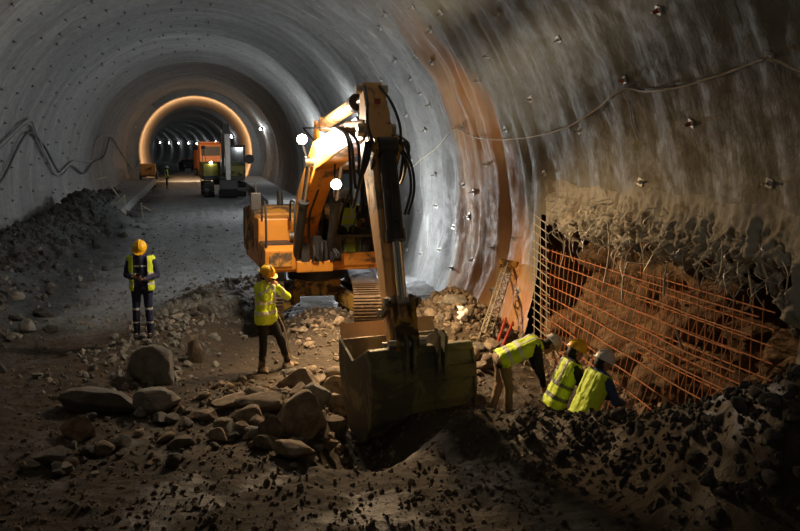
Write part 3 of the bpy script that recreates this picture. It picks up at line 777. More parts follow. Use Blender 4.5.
# stick cylinder along the top of the boom
a = V(0, *yz(325, 124)); b = V(0, *sp(.03, -.08)); b2 = V(0, *yz(359, 92)); m = a.lerp(b, .72)
bm = B(); cyl(bm, a, m, .115, seg=20); cyl(bm, a - V(.1, 0, 0), a + V(.1, 0, 0), .14); scy = obj('stick_cylinder', bm, M['stick'], ex, True)
bm = B(); cyl(bm, m - (b - a).normalized() * .05, m + (b - a).normalized() * .14, .15, seg=20); obj('cylinder_gland', bm, M['black'], scy, True)
bm = B(); cyl(bm, m, b, .06); cyl(bm, b - V(.12, 0, 0), b + V(.12, 0, 0), .11); obj('cylinder_rod', bm, M['chrome'], scy, True)
bm = B(); prism(bm, [(a.y - .22, el[1] + .2), (a.y + .3, el[1] + .2), (a.y + .06, a.z + .06), (a.y - .06, a.z + .06)], .15, .20); obj('cylinder_bracket', bm, M['orange'], boom)
# bucket cylinder on the front of the stick
a = V(0, *sp(.30, .48)); b = V(0, *sp(.86, .40)); m = a.lerp(b, .60)
bm = B(); cyl(bm, a, m, .125, seg=20); cyl(bm, a - V(.14, 0, 0), a + V(.14, 0, 0), .15); cyl(bm, m - (b - a).normalized() * .12, m + (b - a).normalized() * .04, .145, seg=20)
box(bm, a.lerp(m, .5) + V(0, .15, .03), (.10, .07, .9), Matrix.Rotation(-math.atan2(b.y - a.y, a.z - b.z) * -1, 4, 'X'))
bcy = obj('bucket_cylinder', bm, M['black'], ex, True)
bm = B(); cyl(bm, m, b, .062); obj('cylinder_rod', bm, M['chrome'], bcy, True)
for x in (-.175, .175): bm = B(); prism(bm, [sp(.22, .2), sp(.36, .2), sp(.32, .58), sp(.28, .58)], x - .025, x + .025); obj('cylinder_bracket', bm, M['rusty'], stick)
# linkage
bkt = Vector(st1)                          # pivot of stick and bucket
lk1 = Vector(sp(.86, .40)); lk0 = Vector(sp(.88, .02)); lk2 = bkt + Vector((.40, .12))
def link2(bm, p, q, x, r=.10, w=.05):
    d = (q - p).normalized(); n = Vector((-d.y, d.x)) * r
    prism(bm, [tuple(p - n), tuple(q - n), tuple(q - n * .2 + d * r), tuple(q + n), tuple(p + n), tuple(p + n * .2 - d * r)], x - w / 2, x + w / 2)
bm = B()
for x in (-.20, .20): link2(bm, lk0, lk1, x, .085)
obj('rocker_arm', bm, M['rusty'], ex, bevel=.01)
bm = B()
for x in (-.13, .13): link2(bm, lk1, lk2, x, .10, .07)
link2(bm, lk1 * .4 + lk2 * .6, lk2 * .8 + lk1 * .2, 0, .12, .3)
obj('bucket_link', bm, M['rusty'], ex, bevel=.015)
bm = B()
bm.free()
for p in (lk0, lk1, lk2): bm = B(); cyl(bm, (-.27, *p), (.27, *p), .06); obj('linkage_pin', bm, M['steel'], ex, True)
# bucket: wide, mouth up and towards the machine
by, bz = bkt.x, bkt.y
TWIST = 8
bm = B()
out = [(by + .30, bz + .02), (by + .40, bz - .25), (by + .43, bz - .60), (by + .38, bz - .95), (by + .20, bz - 1.22), (by - .08, bz - 1.34), (by - .40, bz - 1.22), (by - .66, bz - .86), (by - .78, bz - .42), (by - .86, bz - .02)]
inn = [(y + (-.05 if i < 4 else (-.02 if i < 5 else .02 if i < 7 else .05)), z + (.05 if 3 < i < 7 else 0)) for i, (y, z) in enumerate(out)]
BW = .80
prism_pts = out + inn[::-1]
a_ = [bm.verts.new((-BW, y, z)) for y, z in prism_pts]; b_ = [bm.verts.new((BW, y, z)) for y, z in prism_pts]; n_ = len(prism_pts)
for i in range(n_): k = (i + 1) % n_; bm.faces.new((a_[i], a_[k], b_[k], b_[i]))
h_ = len(out)
for i in range(h_ - 1):
    for L in (a_, b_): bm.faces.new((L[i], L[i + 1], L[n_ - 2 - i], L[n_ - 1 - i]))
bk = obj('bucket', bm, M['bucket'], ex)
TW = Matrix.Translation((-.20, by, 0)) @ Matrix.Rotation(math.radians(TWIST), 4, 'Z') @ Matrix.Translation((0, -by, 0)); bk.matrix_local = TW
for s in (-1, 1):
    bm = B(); o2 = [(by + .30, bz + .06)] + [(by - .2 + (y - by + .2) * 1.06, bz - .5 + (z - bz + .5) * 1.06) for y, z in out[1:-1]] + [(by - .84, bz + .03), (by - .30, bz - .22)]
    prism(bm, o2, s * BW - .022, s * BW + .022); obj('side_plate', bm, M['bucket'], bk, bevel=.008)
bm = B(); prism(bm, [(by - .81, bz + .0), (by - .87, bz + .0), (by - .93, bz + .20), (by - .90, bz + .21)], -BW + .03, BW - .03); obj('cutting_edge', bm, M['lipsteel'], bk)
bm = B()
for z0, z1 in ((-.34, -.30), (-.66, -.62), (-.96, -.93)):
    yy0 = by + (.43 if z0 > -.5 else .41 if z0 > -.8 else .29)
    boxmm(bm, (-BW, yy0 - .03, bz + z0 - .09), (BW, yy0 + .018, bz + z1 + .06))
obj('wear_strip', bm, M['bucket'], bk, bevel=.006)
for x in (-.30, -.19, .19, .30):
    bm = B(); prism(bm, [(by - .12, bz + .10), (by + .12, bz + .14), (by + .36, bz + .28), (by + .50, bz + .20), (by + .50, bz - .25), (by + .40, bz - .52), (by + .2, bz - .30), (by - .12, bz - .10)], x - .025, x + .025); obj('bucket_lug', bm, M['bucket'], bk, bevel=.01)
bm = B(); boxmm(bm, (-BW, by + .22, bz - .06), (BW, by + .36, bz + .06)); obj('bucket_top_bar', bm, M['bucket'], bk, bevel=.02)
bm = B()
rb = random.Random(4)
for k in range(28):
    c = V(-.12 + rb.uniform(-.5, .5), by - .22 + rb.uniform(-.28, .28), bz - .62 + rb.uniform(-.1, .12)); bmesh.ops.create_icosphere(bm, subdivisions=1, radius=rb.uniform(.1, .2), matrix=Matrix.Translation(c) @ Euler((k, k * 2, k)).to_matrix().to_4x4() @ Matrix.Diagonal((1, .8, .6, 1)))
sp_o = obj('soil', bm, M['rock'], None); sp_o.matrix_world = EXM; tag(sp_o, 'loose brown soil lying in the excavator bucket', 'soil', kind='stuff')
# hoses
def hose(pts, r=.024, mat='rubber', par=ex, name='hydraulic_hose'):
    bm = B(); tube(bm, smooth_path(pts, 7), r, 8); return obj(name, bm, M[mat], par, True)
for k, (x, sag) in enumerate(((.26, .9), (.31, 1.15), (.22, .7), (-.27, .8), (-.32, .55))):
    p0 = ap; q0 = sp(.26, .30)
    hose([(x, p0[0] - .1, p0[1] + .25), (x * 1.15, p0[0] + .5, p0[1] + .22), (x * 1.35, tip[0] - .15 + .1 * k, tip[1] - .2), (x * 1.3, tip[0] + .10, tip[1] - sag), (x * 1.2, q0[0] + .1, q0[1] - sag * .45), (x * .9, q0[0] + .12, q0[1])])
for x in (.13, -.1): hose([(x, *sp(.02, .1)), (x * 1.6, *sp(.12, .42)), (x * 2.1, *sp(.22, .55)), (x * 1.8, *sp(.30, .60))], .022)
for x in (-.22, -.17): hose([(x, *sp(.30, .45)), (x - .06, *sp(.38, .66)), (x - .05, *sp(.48, .70)), (x + .04, *sp(.56, .56))], .02)
for x in (.29, -.29): hose([(x, .75, DZ + .5), (x * 1.1, 1.0, DZ + 1.1), (x * 1.05, el[0] - .1, el[1] - .6), (x, el[0] + .05, el[1] - .1), (x * .9, ap[0], ap[1] + .22)], .026)
bm = B()
for k in range(7):
    rx = random.uniform(-.25, .5); boxmm(bm, (rx - .08, 1.05, DZ + .2), (rx + .08, 1.2, DZ + .35 + .45 * random.random()))
for k in range(6):
    rx = -.24 + .11 * k + random.uniform(-.04, .04); hh = random.uniform(.4, 1.0); tube(bm, smooth_path([(rx, 1.2, DZ + .2), (rx + random.uniform(-.08, .08), 1.30, DZ + .15 + .35 * hh), (rx + random.uniform(-.08, .08), 1.15, DZ + .2 + .6 * hh), (rx + random.uniform(-.1, .1), .85, DZ + .2 + .75 * hh)], 4), .02, 6)
obj('valve_block', bm, M['black'], ex, bevel=.01)
# work lamps
def lamp(px, py, xl, par=ex, r=.09, mat='lampwarm'):
    p = epl(px, py, xl); d = (EXI @ CAM - p); d = V(d.x * .2, abs(d.y) * .3 + 1, -1.2).normalized()
    bm = B(); cyl(bm, p - d * .12, p + d * .02, r * .75, r * 1.1, 18); h = obj('work_lamp', bm, M['black'], par, True)
    bm = B(); cyl(bm, p + d * .021, p + d * .03, r, r, 18); obj('lamp_lens', bm, M[mat], h)
    return EXM @ (p + d * .2), EXM.to_3x3() @ d
LA, LAd = lamp(302, 139, .62); LB, LBd = lamp(336, 184, .20)
bm = B(); p = epl(302, 139, .62); tube(bm, [p - V(0, .1, 0), (p.x - .1, p.y - .16, p.z - .3), (.36, el[0] - .2, el[1] - .55)], .02, 6); obj('lamp_bracket', bm, M['black'], ex, True)
bm = B(); p = epl(336, 184, .20); tube(bm, [p - V(0, .1, 0), (p.x, p.y - .12, p.z + .2), (p.x - .05, p.y - .12, p.z + .75)], .018, 6); obj('lamp_bracket', bm, M['black'], ex, True)
bm = B(); tube(bm, [(.30, *yz(318, 128)), (.30, *yz(345, 128))], .018, 6); tube(bm, [(.30, *yz(318, 128)), (.3, el[0] + .1, el[1] + .1)], .018, 6); tube(bm, [(.30, *yz(345, 128)), (.22, ap[0], ap[1] + .2)], .018, 6); obj('lamp_rail', bm, M['black'], ex, True)
# operator
SIT = dict(hipR=(.10, -.02, .50), hipL=(-.10, -.02, .50), knR=(.14, .40, .50), knL=(-.14, .40, .50), anR=(.14, .46, .10), anL=(-.14, .46, .10),
           shR=(.19, -.08, .98), shL=(-.19, -.08, .98), neck=(0, -.07, 1.05), head=(0, -.03, 1.185), face=(0, 1, -.25),
           elR=(.28, .02, .72), elL=(-.28, .02, .72), wrR=(.28, .24, .74), wrL=(-.28, .24, .74), hdR=(0, 1, -.1), hdL=(0, 1, -.1), hnR=(0, 0, -1), hnL=(0, 0, -1), curl=.9)
pO = EXM @ V(-.66, -.06, CZ0 + .05)
person('operator in a yellow vest sitting in the dark excavator cab', pO, EXR, SIT, 'blackcloth', 'blackcloth', 'hivis', 'helmetw', 'blackcloth')

# ------------------------------------------------------------------ rebar mesh
def mesh_pt(y, z):
    k = clamp((15.3 - y) / 6.5); q = clamp((2.0 - z) / 2.2)
    return V(6.06 - k * q * .95 + .03 * nz(y * .8, z * 1.2, 3), y, z)
rm = empty('rebar_mesh', mesh_pt(15.2, 0)); tag(rm, 'large rust-orange rebar mesh covering the broken rock in the right wall', 'mesh')
def loc(p, o): return p - o.location
bm = B()
for i in range(11):
    z = 1.86 - .205 * i; tube(bm, [loc(mesh_pt(15.25 - .3 * k, z + .015 * nz(k * .3, z, 2) - (.002 * k * k if i > 8 else 0)), rm) for k in range(23 if i < 9 else 19)], .0088, 5)
obj('horizontal_bars', bm, M['rebar'], rm, True)
bm = B()
for i in range(33):
    y = 15.2 - .20 * i; top = 1.9 + .06 * nz(i, 4, 4); tube(bm, [loc(mesh_pt(y + .01 * nz(i, k, 5), top - .27 * k) + V(.022, 0, 0), rm) for k in range(9)], .0065, 5)
obj('vertical_bars', bm, M['rebar'], rm, True)
# the narrow grey mesh at the left edge of the opening
g = empty('rebar_mesh', at(533, 330, 16.3)); tag(g, 'narrow grey rebar mesh strip up the left edge of the wall opening', 'mesh')
TLc, TRc, BLc, BRc = at(534.5, 216, 16.25), at(547, 222, 15.75), at(533.5, 335, 16.0), at(549, 345, 15.5)
def gp(u, v): return (TLc.lerp(TRc, u)).lerp(BLc.lerp(BRc, u), v) - g.location
bm = B()
for i in range(15): tube(bm, [gp(-.08, i / 14 - .01), gp(.5, i / 14 + .004), gp(1.1, i / 14 + .02)], .010, 5)
obj('horizontal_bars', bm, M['rebargrey'], g, True)
bm = B()
for i in range(3): tube(bm, [gp(.05 + .43 * i, k / 4) for k in range(5)], .010, 5)
obj('vertical_bars', bm, M['rebargrey'], g, True)
# a second, upright mesh further along, behind the first
g2 = empty('rebar_mesh', V(6.35, 10.8, 0)); tag(g2, 'dark orange rebar mesh standing behind the large one further right', 'mesh')
bm = B()
for i in range(7): tube(bm, [V(6.38 + .02 * nz(k, i, 1), 12.2 - .3 * k, 1.85 - .2 * i) - g2.location for k in range(12)], .009, 5)
obj('horizontal_bars', bm, M['rebar'], g2, True)
bm = B()
for i in range(16): tube(bm, [V(6.40, 12.15 - .2 * i + .02 * nz(i, 1, k), 1.95 - .35 * k) - g2.location for k in range(6)], .009, 5)
obj('vertical_bars', bm, M['rebar'], g2, True)
# bent wires and stubs hanging from the torn shotcrete
rw = random.Random(8)
STUB = [(608, 222, 604, 283, 1), (576, 226, 573, 262, 0), (668, 262, 664, 296, 1), (692, 252, 694, 278, 0), (702, 262, 698, 286, 0), (738, 262, 742, 286, 0), (748, 270, 752, 296, 1),
        (762, 262, 776, 302, 0), (722, 250, 716, 282, 0), (640, 240, 645, 276, 0), (655, 235, 640, 262, 0), (592, 212, 610, 240, 0), (628, 262, 622, 300, 1), (676, 330, 684, 352, 1),
        (783, 262, 786, 292, 0), (565, 240, 560, 268, 0)]
for i, (xa, ya, xb, yb, k) in enumerate(STUB):
    rt_ = ray(xa, ya).normalized(); h = COLL[-1][1].ray_cast(CAM, rt_) if False else None
    Y0 = 6.05 / math.tan(math.atan((xa - 400) / 908) + YAW)
    d = depth(V(6.0, Y0, 2)); pa = at(xa, ya, d); pb = at(xb, yb, d - .12 - .1 * rw.random())
    if i == 13: pa = at(xa, ya, d - .75); pb = at(xb, yb, d - .75)
    bm = B(); m = pa.lerp(pb, .5) + V(rw.uniform(-.07, .02), rw.uniform(-.1, .1), rw.uniform(-.03, .05))
    tube(bm, smooth_path([V(0, 0, 0), m - pa, pb - pa], 6), .014 if k else .009, 6)
    o = obj('rebar_stub', bm, M['rebargrey'], None, True); o.location = pa
    tag(o, 'bent grey rebar stub dangling from the torn shotcrete edge above the opening', 'rebar', 'rebar stubs under the torn shotcrete')

bm = B()
for i in range(150):
    y = rw.uniform(HOLE0 + .3, HOLE1 - .4); t = rw.uniform(.25, 1.0); a = lip_pt(y, t) + V(-.03, 0, 0)
    dy, dz = rw.gauss(0, .16), rw.uniform(-.42, .16); m = a + V(-.06 - .10 * rw.random(), dy * .6 + rw.gauss(0, .05), dz * .4); b = a + V(-.02 + rw.gauss(0, .07), dy, dz)
    tube(bm, smooth_path([a, m, b], 4), rw.uniform(.003, .007), 4)
tag(obj('wire_tangle', bm, M['plate'], None, True), 'tangle of thin pale wires and fibres frayed along the torn shotcrete edge', 'wires', kind='stuff')

# ------------------------------------------------------------------ lattice girder, red rails, rag
gx0 = at(484, 352, 15.6); gx0.z = hgt(gx0.x, gx0.y); gx1 = at(511, 270, 16.6)
def on_right(px, py):
    r = ray(px, py).normalized(); h = BVR.ray_cast(CAM, r); return (h[0], h[1]) if h[0] else (at(px, py, 16), V(-1, 0, 0))
gx1 = on_right(511, 268)[0] + V(-.08, -.02, 0)
lg = empty('lattice_girder', gx0); tag(lg, 'rusty lattice girder with a dark end plate leaning on the stained wall', 'girder')
ax = (gx1 - gx0); ln = ax.length; ax.normalize(); sd = RT - ax * RT.dot(ax); sd.normalize(); ot = ax.cross(sd)
if ot.dot(FWH) > 0: ot = -ot
BARS = [(-.10, 0), (.10, 0), (0, .13)]
for u, w in BARS:
    bm = B(); tube(bm, [sd * u + ot * w, sd * u + ot * w + ax * ln], .016, 8); obj('chord', bm, M['rebargrey'], lg, True)
bm = B(); n = 16
for a_i, b_i in ((0, 1), (1, 2), (2, 0)):
    pts = []
    for k in range(n + 1):
        u, w = BARS[a_i if k % 2 == 0 else b_i]; pts.append(sd * u + ot * w + ax * (ln * (.02 + .95 * k / n)))
    tube(bm, pts, .009, 6)
for t in (.28, .42, .62): 
    c = ax * ln * t + ot * .02; tube(bm, [c + (sd * math.cos(a * PI / 8) + ax * math.sin(a * PI / 8)) * .07 for a in range(17)], .011, 6)
obj('lacing', bm, M['rebargrey'], lg, True)
bm = B(); mrot = Matrix((sd, ot, ax)).transposed().to_4x4(); box(bm, ax * ln + ot * .04, (.36, .30, .03), mrot); obj('end_plate', bm, M['rusty'], lg, bevel=.006)
for (xa, ya, xb, yb, dd, lab) in ((495, 350, 506, 318, 15.3, 'red steel rod leaning beside the lattice girder, the left one of two'), (500, 352, 513, 322, 15.1, 'red steel rod leaning between the lattice girder and the bent worker')):
    a = at(xa, ya, dd); b = at(xb, yb, dd + .5); bm = B(); tube(bm, [V(0, 0, 0), b - a], .024, 8); o = obj('rod', bm, M['red'], None, True); o.location = a
    bm = B(); 
    for k in range(5): cyl(bm, (b - a) * (.1 + .2 * k) - RT * .045, (b - a) * (.1 + .2 * k) + RT * .045, .012, seg=8)
    obj('rung', bm, M['red'], o, True); tag(o, lab, 'rod')
rg = at(462, 322, 16.6); bm = B()
for k in range(6): capsule(bm, V(.05 * math.sin(k * 2), .04 * math.cos(k), .05 * k), V(.08 * math.cos(k * 3), .06, .05 * k + .03), .06, .03)
o = link_mesh('plastic_bag', remesh(bm, .015, 2, .012), M['white']); p = on_floor(463, 324); o.location = (p.x, p.y, p.z + .03); tag(o, 'small crumpled white plastic bag on the rubble by the stained wall', 'bag')

# ------------------------------------------------------------------ cables and hoses on the walls
def wall_path(pts, bv, off=.05, sag=True):
    out = []
    for px, py in pts:
        r = ray(px, py).normalized(); h = bv.ray_cast(CAM, r)
        if h[0]: nrm = h[1] if h[1].dot(r) < 0 else -h[1]; out.append(h[0] + nrm * off)
    return out
def spread(pts, n=5):
    return [tuple(q)[:2] for q in smooth_path([(x, y, 0) for x, y in pts], n)]
pts = spread([(830, 80), (800, 67), (772, 57), (745, 66), (715, 76), (680, 86), (650, 90), (624, 88), (600, 108), (570, 126), (535, 136), (500, 139), (475, 136), (455, 129), (440, 146), (424, 158), (412, 168), (400, 169)], 4)
P = wall_path(pts, BVR, .06); o_ = P[0].copy(); bm = B(); tube(bm, [p - o_ for p in P], .013, 6)
o = obj('cable', bm, M['cable'], None, True); o.location = o_; tag(o, 'long pale cable sagging from bolt to bolt across the right wall', 'cable')
P = wall_path(spread([(770, 57), (742, 68), (708, 79), (672, 86), (640, 89), (624, 88)], 4), BVR, .04); o_ = P[0].copy(); bm = B(); tube(bm, [p - o_ for p in P], .012, 6)
o = obj('cable', bm, M['ductdark'], None, True); o.location = o_; tag(o, 'short dark cable running just above the pale one at upper right', 'cable')
P = wall_path(spread([(626, 92), (632, 108), (634, 122), (641, 140)], 4), BVR, .03); o_ = P[0].copy(); bm = B(); tube(bm, [p - o_ for p in P], .010, 6)
o = obj('cable', bm, M['cable'], None, True); o.location = o_; tag(o, 'loose cable end hanging straight down from the middle cable bolt', 'cable')
def zc_(l): return [(x / 2.95, 60 + y / 2.95) for x, y in l]
for nm, lab, pl, r, mt in (('hose', 'grey hose in high zigzags along the left wall, the upper of the two', [(-60, 290), (0, 240), (75, 172), (95, 205), (130, 290), (160, 338), (205, 300), (240, 298), (265, 296), (280, 232), (322, 224), (345, 258), (390, 322), (410, 296)], .075, 'duct'),
                           ('hose', 'dark hose in zigzags along the left wall below the grey hose', [(-40, 390), (0, 345), (65, 218), (110, 236), (150, 305), (175, 338), (200, 310), (240, 335), (268, 302), (300, 285), (318, 228)], .075, 'ductdark'),
                           ('hose', 'thin grey hose just under the uppermost zigzag of the left wall', [(-60, 300), (0, 252), (74, 184), (100, 240), (150, 322), (168, 344)], .05, 'duct')):
    P = wall_path(spread(zc_(pl), 4), BVL, .12); o_ = P[0].copy(); bm = B(); tube(bm, [p - o_ for p in P], r * .62, 8)
    o = obj(nm, bm, M[mt], None, True); o.location = o_; tag(o, lab, 'hose')

# ------------------------------------------------------------------ rock bolts
def make_bolt(mat):
    root = empty('rock_bolt')
    bm = B(); box(bm, (0, 0, .012), (.15, .15, .014)); cyl(bm, (0, 0, .012), (0, 0, .045), .05, .035, 12); p = obj('plate', bm, M[mat], root, bevel=.004)
    bm = B(); cyl(bm, (0, 0, -.02), (.01, .004, .16), .014, seg=8); cyl(bm, (0, 0, .045), (0, 0, .075), .028, seg=6); obj('bolt', bm, M['steel' if mat == 'plate' else mat], root)
    return root
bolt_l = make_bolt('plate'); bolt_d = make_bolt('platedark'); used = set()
rbz = random.Random(3)
def put_bolt(proto, p, nrm, lab, grp, s=1.0):
    b = proto if proto.name not in used else copy_tree(proto); used.add(proto.name)
    q = nrm.to_track_quat('Z', 'Y') @ Euler((rbz.uniform(-.25, .25), rbz.uniform(-.25, .25), rbz.uniform(0, 3))).to_quaternion()
    b.location = p + nrm * .006; b.rotation_mode = 'QUATERNION'; b.rotation_quaternion = q; b.scale = (s,) * 3
    tag(b, lab, 'rock bolt', grp); return b
RB = [(659, 10), (559, 39), (498, 14), (488, 55), (531, 99), (506, 129), (580, 131), (625, 80), (770, 56), (692, 123), (641, 182), (770, 183), (545, 173),
      (413, 6), (416, 56), (411, 78), (421, 93), (430, 105), (406, 115), (514, 238), (495, 248), (473, 260), (493, 290), (519, 290), (469, 217), (479, 80), (463, 127), (488, 164),
      (464, 185), (474, 192), (470, 215), (454, 227), (437, 206), (421, 211), (406, 199), (385, 14), (380, 28), (422, 254), (407, 250), (440, 250), (452, 268), (395, 60), (382, 80), (404, 140), (432, 62), (441, 12), (430, 30), (425, 130), (412, 160), (435, 175)]
SPEC = {0: 'rock bolt with a reddish cap on the right wall near the top picture edge', 7: 'rock bolt with an orange cap holding the cable where its dark and pale runs meet', 8: 'large rock bolt plate holding the highest point of the cable',
        9: 'rock bolt with a red tip on the olive wall below the dark cable', 11: 'rock bolt at the pale lime mark, rightmost on the olive wall'}
CAPS = []
for i, (px, py) in enumerate(RB):
    p, nrm = on_right(px, py)
    if BVR.ray_cast(CAM, ray(px, py).normalized())[0] is None:
        h = BVC.ray_cast(CAM, ray(px, py).normalized())
        if not h[0]: continue
        p, nrm = h[0], h[1]
    if nrm.dot(ray(px, py)) > 0: nrm = -nrm
    if i in SPEC: lab, grp = SPEC[i], None
    elif px > 500 and py < 200: lab, grp = 'pale rock bolt plate with bent bar on the olive near part of the right wall', 'rock bolts on the olive wall'
    elif px >= 450: lab, grp = 'small pale rock bolt plate on the rust-stained strip of the right wall', 'rock bolts on the stained wall'
    else: lab, grp = 'small pale rock bolt on the rippled grey wall right of the excavator arm', 'rock bolts on the rippled wall'
    b = put_bolt(bolt_l, p, nrm, lab, grp, (.72 if px > 500 else .8))
    if i in (0, 7, 9): CAPS.append((b, i))
for b, i in CAPS:
    bm = B(); capsule(bm, (0, 0, .05), (0, 0, .09), .042, .036, 12); obj('cap', bm, M['orangeveh' if i == 7 else 'red'], b, True)
# left wall and crown: dark plates in a loose grid
ng = 0
for iy, y in enumerate([12.5 + 1.75 * k for k in range(22)]):
    for ia in range(13):
        a = math.radians(84 + ia * 9.2 + (4.6 if iy % 2 else 0) + rbz.uniform(-1.6, 1.6)); yy = y + rbz.uniform(-.35, .35)
        if a > math.radians(191): continue
        p = wpt(yy, a); q = p - CAM
        px = 400 + F * q.dot(RT) / q.dot(FW); py = 265.5 - F * q.dot(UP) / q.dot(FW)
        if not (-4 < px < 395 and -4 < py < 260) or (px > 300 and py > 100): continue
        nrm = V(-math.cos(a), 0, -math.sin(a)); ng += 1
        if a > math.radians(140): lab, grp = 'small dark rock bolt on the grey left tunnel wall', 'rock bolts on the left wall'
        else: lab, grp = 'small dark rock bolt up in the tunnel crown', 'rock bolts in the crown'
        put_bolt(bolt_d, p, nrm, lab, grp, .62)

# ------------------------------------------------------------------ stones
def stone_mesh(seed, sub=3, flat=1.0, cuts=9):
    r = random.Random(seed); bm = B(); bmesh.ops.create_icosphere(bm, subdivisions=sub, radius=1)
    pl = [(V(r.gauss(0, 1), r.gauss(0, 1), r.gauss(0, 1)).normalized(), r.uniform(.48, .82)) for _ in range(cuts)]
    for v in bm.verts:
        c = v.co.copy()
        for n, d in pl:
            k = c.dot(n) - d
            if k > 0: c -= n * k * .96
        c *= 1 + (.07 * nz(c.x * 1.8 + seed, c.y * 1.8, c.z * 1.8) + (.035 * nz(c.x * 5, c.y * 5 + seed, c.z * 5) if sub > 2 else 0))
        c.z *= flat; v.co = c
    me = bpy.data.meshes.new('stone'); bm.to_mesh(me); bm.free()
    me.polygons.foreach_set('use_smooth', [True] * len(me.polygons)); me.set_sharp_from_angle(angle=math.radians(28)); return me
BIG = [stone_mesh(s, 4, 1, 16) for s in range(10)]; ROUND = stone_mesh(3, 4, 1, 6); ROUND.materials.append(M['rock']); MED = [stone_mesh(40 + s, 3) for s in range(10)]; SML = [stone_mesh(80 + s, 1, 1, 5) for s in range(8)]
for L, m in ((BIG, 'rock'), (MED, 'rock')):
    for me in L: me.materials.append(M[m])
rs = random.Random(21)
def put_stone(name, me, p, size, lab, grp=None, mat=None, tilt=.3, sink=.25, rz=None):
    o = bpy.data.objects.new(name, me); C.objects.link(o)
    o.scale = size; o.rotation_euler = (rs.uniform(-tilt, tilt), rs.uniform(-tilt, tilt), rs.uniform(0, 6) if rz is None else rz)
    o.location = (p.x, p.y, p.z + size[2] * (1 - sink) * .75)
    if mat: o.material_slots[0].link = 'OBJECT'; o.material_slots[0].material = M[mat]
    tag(o, lab, 'stone', grp); return o
BOULD = [(153, 386, 42, 38, 'round dark grey boulder standing alone behind the flat slabs', 'rockgrey'), (106, 412, 76, 26, 'long flat grey slab left of the round boulder', 'rockgrey'),
         (158, 414, 48, 24, 'low brown boulder just below the round dark one', 'rockgrey'), (80, 440, 38, 24, 'brownish stone below the long flat slab', 'rock'), (50, 466, 34, 20, 'grey stone furthest down at the lower left', 'rockgrey'),
         (196, 366, 16, 34, 'upright narrow stone leaning behind the loose rubble', 'rock'), (265, 412, 62, 22, 'broad flat pale slab at the top of the stone pile', 'rock'), (300, 438, 56, 44, 'largest rounded boulder in the lit pile by the bucket', 'rock'),
         (315, 418, 30, 40, 'pointed wedge stone standing beside the largest boulder', 'rockgrey'), (337, 395, 30, 24, 'brown lit block above the pointed wedge stone', 'rock'), (300, 394, 44, 24, 'flat angular slab at the back of the lit pile', 'rock'),
         (338, 412, 22, 18, 'yellowish block between wedge stone and bucket plate', 'rock'), (294, 458, 46, 18, 'low smooth stone in front of the largest boulder', 'rock'), (272, 442, 28, 26, 'dark angular stone left of the largest boulder', 'rock'),
         (232, 408, 40, 16, 'thin flat stone left of the broad pale slab', 'rock'), (338, 436, 24, 22, 'reddish stone tucked against the bucket side plate', 'rock'), (206, 422, 34, 16, 'weathered flat stone in the middle of the dark rubble', 'rock'),
         (250, 424, 36, 18, 'wedge shaped stone in front of the broad pale slab', 'rock'), (327, 452, 24, 16, 'small dark stone at the foot of the bucket plate', 'rock'), (182, 448, 28, 14, 'half buried stone near the wet patch', 'rock')]
for i, (px, py, w, h, lab, mt) in enumerate(BOULD):
    p = on_floor(px, py - h * .12); sc = depth(p) / F; W = w * sc / 1.55; Hh = h * sc / 1.45
    tall = h > w * 1.2
    put_stone('boulder', BIG[i % 10] if i else ROUND, p, (W, W * (.62 if not tall else .8), Hh * (.85 if h < w * .5 else 1)), lab, None, mt, .12, .30, -YAW + rs.uniform(-.25, .25))
def scatter(n, poly_px, smin, smax, lab, grp, mats, big=False):
    k = 0; xs = [p[0] for p in poly_px]; ys = [p[1] for p in poly_px]; tries = 0
    while k < n and tries < n * 60:
        tries += 1
        px, py = rs.uniform(min(xs), max(xs)), rs.uniform(min(ys), max(ys)); ins = False
        for (x1, y1), (x2, y2) in zip(poly_px, poly_px[1:] + poly_px[:1]):
            if (y1 > py) != (y2 > py) and px < (x2 - x1) * (py - y1) / (y2 - y1) + x1: ins = not ins
        if not ins: continue
        p = on_floor(px, py)
        if abs(p.x) > 6.0: continue
        s = smin + (smax - smin) * rs.random() ** 2.2
        put_stone('stone', MED[rs.randrange(10)], p, (s, s * rs.uniform(.6, .95), s * rs.uniform(.45, .8)), lab, grp, rs.choice(mats), .5, .35); k += 1
scatter(90, [(205, 385), (290, 370), (345, 375), (345, 450), (290, 470), (240, 440), (200, 420)], .06, .21, 'loose angular stone in the lit pile between the yellow jacket and the bucket', 'stones in the lit pile', ['rock', 'rock', 'rockgrey'])
scatter(38, [(290, 325), (345, 300), (385, 318), (385, 345), (300, 350)], .06, .15, 'loose brown stone on the rubble under the excavator front', 'stones under the excavator', ['rock'])
scatter(34, [(425, 298), (470, 308), (520, 345), (480, 375), (435, 330)], .08, .24, 'broken stone in the heap between the bucket and the stained wall', 'stones in the wall heap', ['rock', 'rockgrey'])
scatter(52, [(60, 425), (200, 385), (240, 440), (180, 470), (40, 480)], .05, .16, 'dull stone in the dark rubble at lower left', 'stones in the dark rubble', ['rock', 'rockgrey', 'rockdark'])
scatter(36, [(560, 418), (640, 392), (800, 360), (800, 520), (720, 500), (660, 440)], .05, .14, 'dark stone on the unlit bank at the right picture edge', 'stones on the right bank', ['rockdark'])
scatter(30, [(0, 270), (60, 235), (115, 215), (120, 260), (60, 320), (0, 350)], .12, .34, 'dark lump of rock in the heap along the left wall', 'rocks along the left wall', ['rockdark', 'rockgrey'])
scatter(16, [(170, 290), (240, 275), (235, 310), (175, 325)], .08, .20, 'dark stone between the two standing helmeted people', 'stones between the standing people', ['rockgrey', 'rockdark'])
